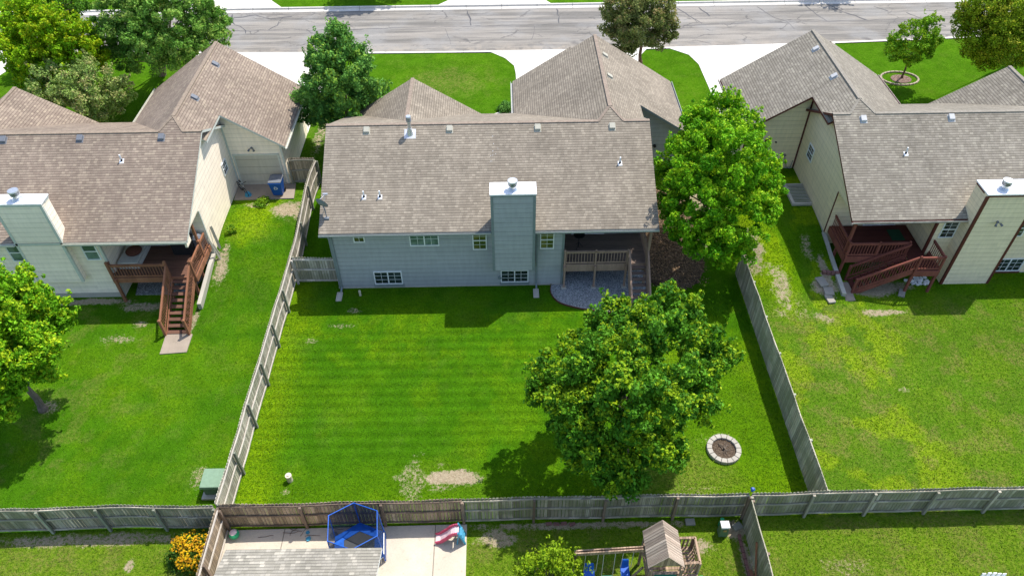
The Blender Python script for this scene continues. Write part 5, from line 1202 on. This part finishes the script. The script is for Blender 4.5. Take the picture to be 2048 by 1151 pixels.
tree('maple_tree', 'yellow green tree cut off by the left edge in the left lawn', (-21.6, 21.25), (-21.9, 21.9, 4.6), 2.75, 3.5, [(.09, .27, .006), (.22, .46, .012), (.44, .56, .014)], K=340, nper=140, size=.14, cr=(.2, .44), tips=(.45, .03), trunk=.17, seed=15, blobs=[(-21.02,23.22,6.4,0.95),(-20.44,23.21,5.8,0.69),(-20.4,21.73,5.8,1.29),(-20.04,22.98,4.8,0.92),(-21.48,22.24,6.2,1.25),(-20.88,20.17,5.4,1.82),(-19.89,20.95,4.8,1.15),(-19.83,22.64,4.2,0.53),(-20.55,19.75,4.0,0.99),(-19.7,20.42,3.8,0.63),(-21.03,19.08,3.2,0.83)])
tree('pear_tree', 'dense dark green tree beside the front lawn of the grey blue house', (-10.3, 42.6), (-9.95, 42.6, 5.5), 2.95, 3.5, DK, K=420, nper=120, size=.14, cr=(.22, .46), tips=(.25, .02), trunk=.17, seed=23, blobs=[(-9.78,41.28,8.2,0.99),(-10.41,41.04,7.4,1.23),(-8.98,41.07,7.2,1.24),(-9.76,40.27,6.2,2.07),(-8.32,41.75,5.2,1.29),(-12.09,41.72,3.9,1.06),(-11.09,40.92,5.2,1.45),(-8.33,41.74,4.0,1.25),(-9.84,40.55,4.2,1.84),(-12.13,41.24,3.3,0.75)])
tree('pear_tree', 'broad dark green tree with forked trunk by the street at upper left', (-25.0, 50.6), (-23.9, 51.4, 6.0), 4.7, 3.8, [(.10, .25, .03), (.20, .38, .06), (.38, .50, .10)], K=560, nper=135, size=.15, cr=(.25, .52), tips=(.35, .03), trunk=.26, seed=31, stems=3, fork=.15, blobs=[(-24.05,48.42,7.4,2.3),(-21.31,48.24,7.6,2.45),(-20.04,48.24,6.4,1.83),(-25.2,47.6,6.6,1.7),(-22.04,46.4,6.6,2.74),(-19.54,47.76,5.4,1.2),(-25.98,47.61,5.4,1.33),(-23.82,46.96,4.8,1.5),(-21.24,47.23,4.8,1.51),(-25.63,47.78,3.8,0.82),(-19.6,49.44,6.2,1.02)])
tree('maple_tree', 'bright yellow green tree in the upper left corner', (-30.4, 46.6), (-30.2, 46.6, 5.6), 3.3, 3.1, [(.13, .32, .006), (.32, .52, .008), (.38, .42, .008)], K=400, nper=125, size=.16, cr=(.25, .5), tips=(.55, .04), trunk=.18, seed=37, blobs=[(-30.13,46.46,7.2,1.6),(-27.98,45.47,6.8,1.9),(-27.0,45.36,6.0,1.6),(-29.76,45.11,6.0,1.97),(-31.57,46.49,6.2,1.3),(-28.53,44.72,4.8,1.93),(-30.96,45.26,4.2,1.38),(-26.84,45.97,5.0,0.98),(-31.97,46.13,5.0,0.82)])
tree('maple_tree', 'mid green tree behind the yellow green tree at the top left edge', (-33., 53.), (-32.6, 53.0, 6.0), 2.5, 2.5, MD, K=150, nper=120, size=.17, cr=(.38, .66), tips=(.2, .02), trunk=.16, seed=41)
tree('crabapple_tree', 'low spreading pale green tree beside the cream house', (-26.6, 42.9), (-26.8, 42.7, 3.8), 3.2, 1.75, [(.22, .35, .07), (.36, .48, .13), (.50, .42, .18)], K=240, nper=150, size=.13, cr=(.28, .5), tips=(.3, .1), trunk=.12, seed=43, fork=.2, blobs=[(-28.52,43.52,4.4,1.53),(-26.55,43.36,4.8,1.42),(-25.07,42.78,4.4,1.42),(-26.62,42.43,4.1,1.89),(-29.46,43.53,3.7,1.16),(-24.85,43.42,3.5,0.9),(-26.21,43.08,3.0,1.03),(-30.9,43.99,3.1,0.65)])
tree('pear_tree', 'olive brown leaved tree between the two right driveways by the street', (10.25, 51.3), (9.9, 51.1, 5.8), 2.5, 2.9, [(.14, .18, .045), (.23, .25, .075), (.36, .25, .11)], K=230, nper=140, size=.14, cr=(.3, .52), tips=(.25, .1), trunk=.14, seed=47, bark='bark_r', blobs=[(8.02,48.29,6.8,1.26),(10.17,48.21,6.8,1.39),(9.16,47.68,6.2,1.82),(7.7,48.72,5.4,0.89),(11.02,48.22,5.4,0.88),(8.45,48.53,4.4,1.03),(10.42,48.05,4.6,0.75),(8.18,48.65,3.8,0.63)])
tree('young_tree', 'small airy yellow green tree in the stone ring of the right front lawn', (28.7, 48.5), (29.0, 48.8, 5.), 1.85, 2.0, [(.11, .29, .012), (.22, .42, .018), (.27, .37, .008)], K=110, nper=90, size=.14, cr=(.2, .4), tips=(.5, .05), trunk=.075, seed=53, bark='bark_r', blobs=[(27.37,46.76,6.4,0.65),(28.68,47.19,5.6,0.73),(27.12,47.3,5.4,0.54),(26.84,47.14,4.6,0.81),(26.48,47.6,4.2,0.55),(27.94,46.69,4.8,0.87),(29.26,47.47,4.4,0.68),(28.2,47.32,3.4,0.55),(29.37,47.39,3.6,0.48),(27.32,47.71,3.4,0.42)])
tree('locust_tree', 'feathery olive green tree at the upper right edge', (37.4, 50.2), (36.2, 50.1, 6.), 3.3, 3.5, [(.15, .26, .008), (.25, .34, .012), (.44, .42, .03)], K=290, nper=150, size=.14, cr=(.33, .65), tips=(.4, .05), trunk=.2, seed=59, bark='bark_r', blobs=[(31.05,46.11,7.4,1.47),(32.29,45.24,7.6,1.57),(30.75,45.9,6.0,1.11),(31.72,44.73,6.2,1.66),(31.58,45.5,4.8,0.99),(33.57,45.38,5.0,1.38),(32.83,45.64,4.0,0.93),(30.59,46.81,6.6,0.91),(33.82,44.73,6.5,1.59)])
tree('young_tree', 'yellow green sapling by the swing beam at the bottom edge', (1.35, 11.9), (1.3, 12.3, 1.7), 1.1, 1.35, [(.14, .28, .01), (.28, .42, .015), (.27, .37, .008)], K=95, nper=85, size=.10, cr=(.14, .28), tips=(.6, .08), trunk=.05, seed=61, lobe_amp=.4)
for x_, y_, sd_2, lb in ((-10.2, 65.2, 81, 'street tree beyond the far curb opposite the grey blue house'), (29.6, 65.6, 83, 'street tree beyond the far curb opposite the beige house')):
    tree('pear_tree', lb, (x_, y_), (x_, y_, 6.2), 2.7, 2.6, DK, K=130, nper=80, size=.22, cr=(.4, .7), trunk=.15, seed=sd_2)

def shrub(name, label, c, r, rz, K, nper, size, pal, tips, seed, petals=0, cat='shrub'):
    rng = np.random.RandomState(seed); bz = Tz(c[0], c[1]); o = thing(name, (c[0], c[1], bz), label, cat)
    d = rng.normal(size=(K, 3)); d /= np.linalg.norm(d, axis=1)[:, None]; d[:, 2] = abs(d[:, 2]); cl = np.array([c[0], c[1], bz+.08])+d*np.array([r, r, rz])*rng.uniform(.3, 1., K)[:, None]
    q, col = leaves(rng, cl, np.full(K, .2*r/.8+.05), nper, size, pal, tips); quads('foliage', q, col, [M['leaf']], o)
    if petals:
        d = rng.normal(size=(petals, 3)); d /= np.linalg.norm(d, axis=1)[:, None]; d[:, 2] = abs(d[:, 2]); n0 = fbm(d[:, 0]*2+5, d[:, 1]*2+5, 1.5, 9); d = d[n0 > .5]
        p = np.array([c[0], c[1], bz+.12])+d*np.array([r, r, rz])*(rng.uniform(.9, 1.2, len(d))*(.8+.4*fbm(d[:, 0]*2+9, d[:, 1]*2+9, 1.2, 19)))[:, None]; K2 = len(p); sz = rng.uniform(.018, .055, K2)
        nr = d+rng.normal(size=(K2, 3))*.35+np.array([0, 0, .6]); nr /= np.linalg.norm(nr, axis=1)[:, None]; t = np.cross(nr, rng.normal(size=(K2, 3))); t /= np.linalg.norm(t, axis=1)[:, None]; b = np.cross(nr, t); Q = []
        for k in range(3):
            a = k*math.pi/3; e = t*math.cos(a)+b*math.sin(a); f = b*math.cos(a)-t*math.sin(a); s3 = sz[:, None]
            Q.append(np.stack([p-e*s3, p+f*s3*.45+nr*.004*k, p+e*s3, p-f*s3*.45+nr*.004*k], 1))
        q = np.concatenate(Q).reshape(-1, 3); kk = rng.uniform(0, 1, (K2, 1))**1.5; cc = np.tile((np.array([(.88, .58, .012)])*(1-kk)+np.array([(.62, .24, .01)])*kk)*rng.uniform(.6, 1.1, (K2, 1)), (3, 1)); quads('flowers', q, cc, [M['petal']], o)
    return o
shrub('flower_bush', 'mound of orange yellow flowers against the fence at lower left', (-12.55, 13.95), .82, .85, 170, 80, .09, [(.03, .085, .01), (.06, .14, .015), (.12, .2, .02)], (.2, .05), 71, 2600, 'flower bush')
shrub('clipped_shrub', 'dark green shrub by the front walk of the grey blue house', (.15, 44.9), .55, .55, 70, 60, .1, DK, (.05, 0), 73)
shrub('weed_clump', 'leafy weeds by the cream garage pad', (-14.2, 35.0), .45, .15, 30, 40, .09, LM, (.3, 0), 75, cat='weeds')
shrub('weed_clump', 'pale weeds at the near end of the cream side wall', (-15.4, 32.6), .35, .18, 24, 36, .1, LM, (.3, 0), 77, cat='weeds')

# ------------------------------------------------------------------ short grass blades
def grass():
    rng = np.random.RandomState(101)
    def field(n, x0, x1, y0, y1, size):
        x = rng.uniform(x0, x1, n); y = rng.uniform(y0, y1, n); m = masks(x, y); f = fbm(x, y, 5., 301, 3)
        ok = (m[:, 0]+(f-.5)*1.2 < .55)
        # keep off houses, pads and the patio
        for bx in ((-11.5, -1.7, 5, 15.1), (-34, -16.4, 28.6, 50), (-20.6, -16., 28.4, 31), (-9.3, 7.45, 28.97, 50), (-17.4, -15.9, 24.4, 28.5), (-16.1, -12.4, 35.2, 50), (2.3, 7.7, 26.9, 29), (17.7, 40, 29.3, 50), (16.5, 17.8, 33.9, 36), (8.6, 10.2, 17.55, 19.15), (17.8, 22.5, 27.8, 29.4), (-12.95, -11.9, 16.4, 17.5), (7.4, 12.4, 28.6, 36.2)):
            ok &= ~((x > bx[0]) & (x < bx[1]) & (y > bx[2]) & (y < bx[3]))
        x, y, m, f = x[ok], y[ok], m[ok], f[ok]; n = len(x); z = T(x, y)
        a = rng.uniform(0, 6.28, n); h = size*rng.uniform(.6, 1.5, n)*(.7+.8*m[:, 1]); w = size*rng.uniform(.35, .7, n)
        t = np.stack([np.cos(a), np.sin(a), a*0], 1)*w[:, None]; ln = np.stack([rng.normal(size=n)*.6, rng.normal(size=n)*.6, np.full(n, .75)], 1)*h[:, None]
        p = np.stack([x, y, z-.004], 1); q = np.stack([p-t*.5, p+t*.5, p+t*.3+ln, p-t*.3+ln], 1).reshape(-1, 3)
        g0 = np.array([.037, .128, .004]); g1 = np.array([.085, .225, .007]); lm = np.array([.24, .36, .006]); dr = np.array([.20, .185, .06])
        k = rng.uniform(0, 1, n)[:, None]; c = g0*(1-k)+g1*k; c = c+(lm-c)*np.clip(m[:, 1:2]*rng.uniform(.3, 1.2, (n, 1)), 0, 1); c = c+(dr-c)*np.clip(m[:, 2:3]*rng.uniform(0, 1.1, (n, 1)), 0, 1)
        return q, c*(.6+.8*m[:, 3:4])
    A = [field(120000, -11.5, 12.5, 15.1, 29.2, .05), field(70000, -26, -11.5, 15.1, 36, .05), field(90000, 12.5, 30, 15.1, 34, .05), field(60000, -22, 22, 11.0, 15.1, .05)]
    q = np.concatenate([a[0] for a in A]); c = np.concatenate([a[1] for a in A])
    tag(quads('grass', q, c, [M['blade']], None), 'short mown grass blades covering the back lawns', 'grass', kind='stuff')
grass()

def litter():
    rng = np.random.RandomState(202); n = 5200; x = rng.uniform(7.5, 11.1, n); y = rng.uniform(28.6, 36, n); ok = blob(x, y, 9.0, 32., 2.0, 3.6, 7, .4) > rng.uniform(0, .9, n); x, y = x[ok], y[ok]; n = len(x)
    p = np.stack([x, y, T(x, y)+.03+rng.uniform(0, .05, n)], 1); nr = np.stack([rng.normal(size=n)*.4, rng.normal(size=n)*.4, np.ones(n)], 1); nr /= np.linalg.norm(nr, axis=1)[:, None]
    t = np.cross(nr, rng.normal(size=(n, 3))); t /= np.linalg.norm(t, axis=1)[:, None]; b = np.cross(nr, t); s_ = rng.uniform(.03, .07, n)[:, None]
    q = np.stack([p-t*s_, p+b*s_*.6, p+t*s_, p-b*s_*.6], 1).reshape(-1, 3); c = np.array([.30, .19, .11])*rng.uniform(.4, 1.5, (n, 1))
    tag(quads('leaf_litter', q, c, [M['blade']], None), 'dry brown fallen leaves under the tree beside the deck', 'leaf litter', kind='stuff')
litter()
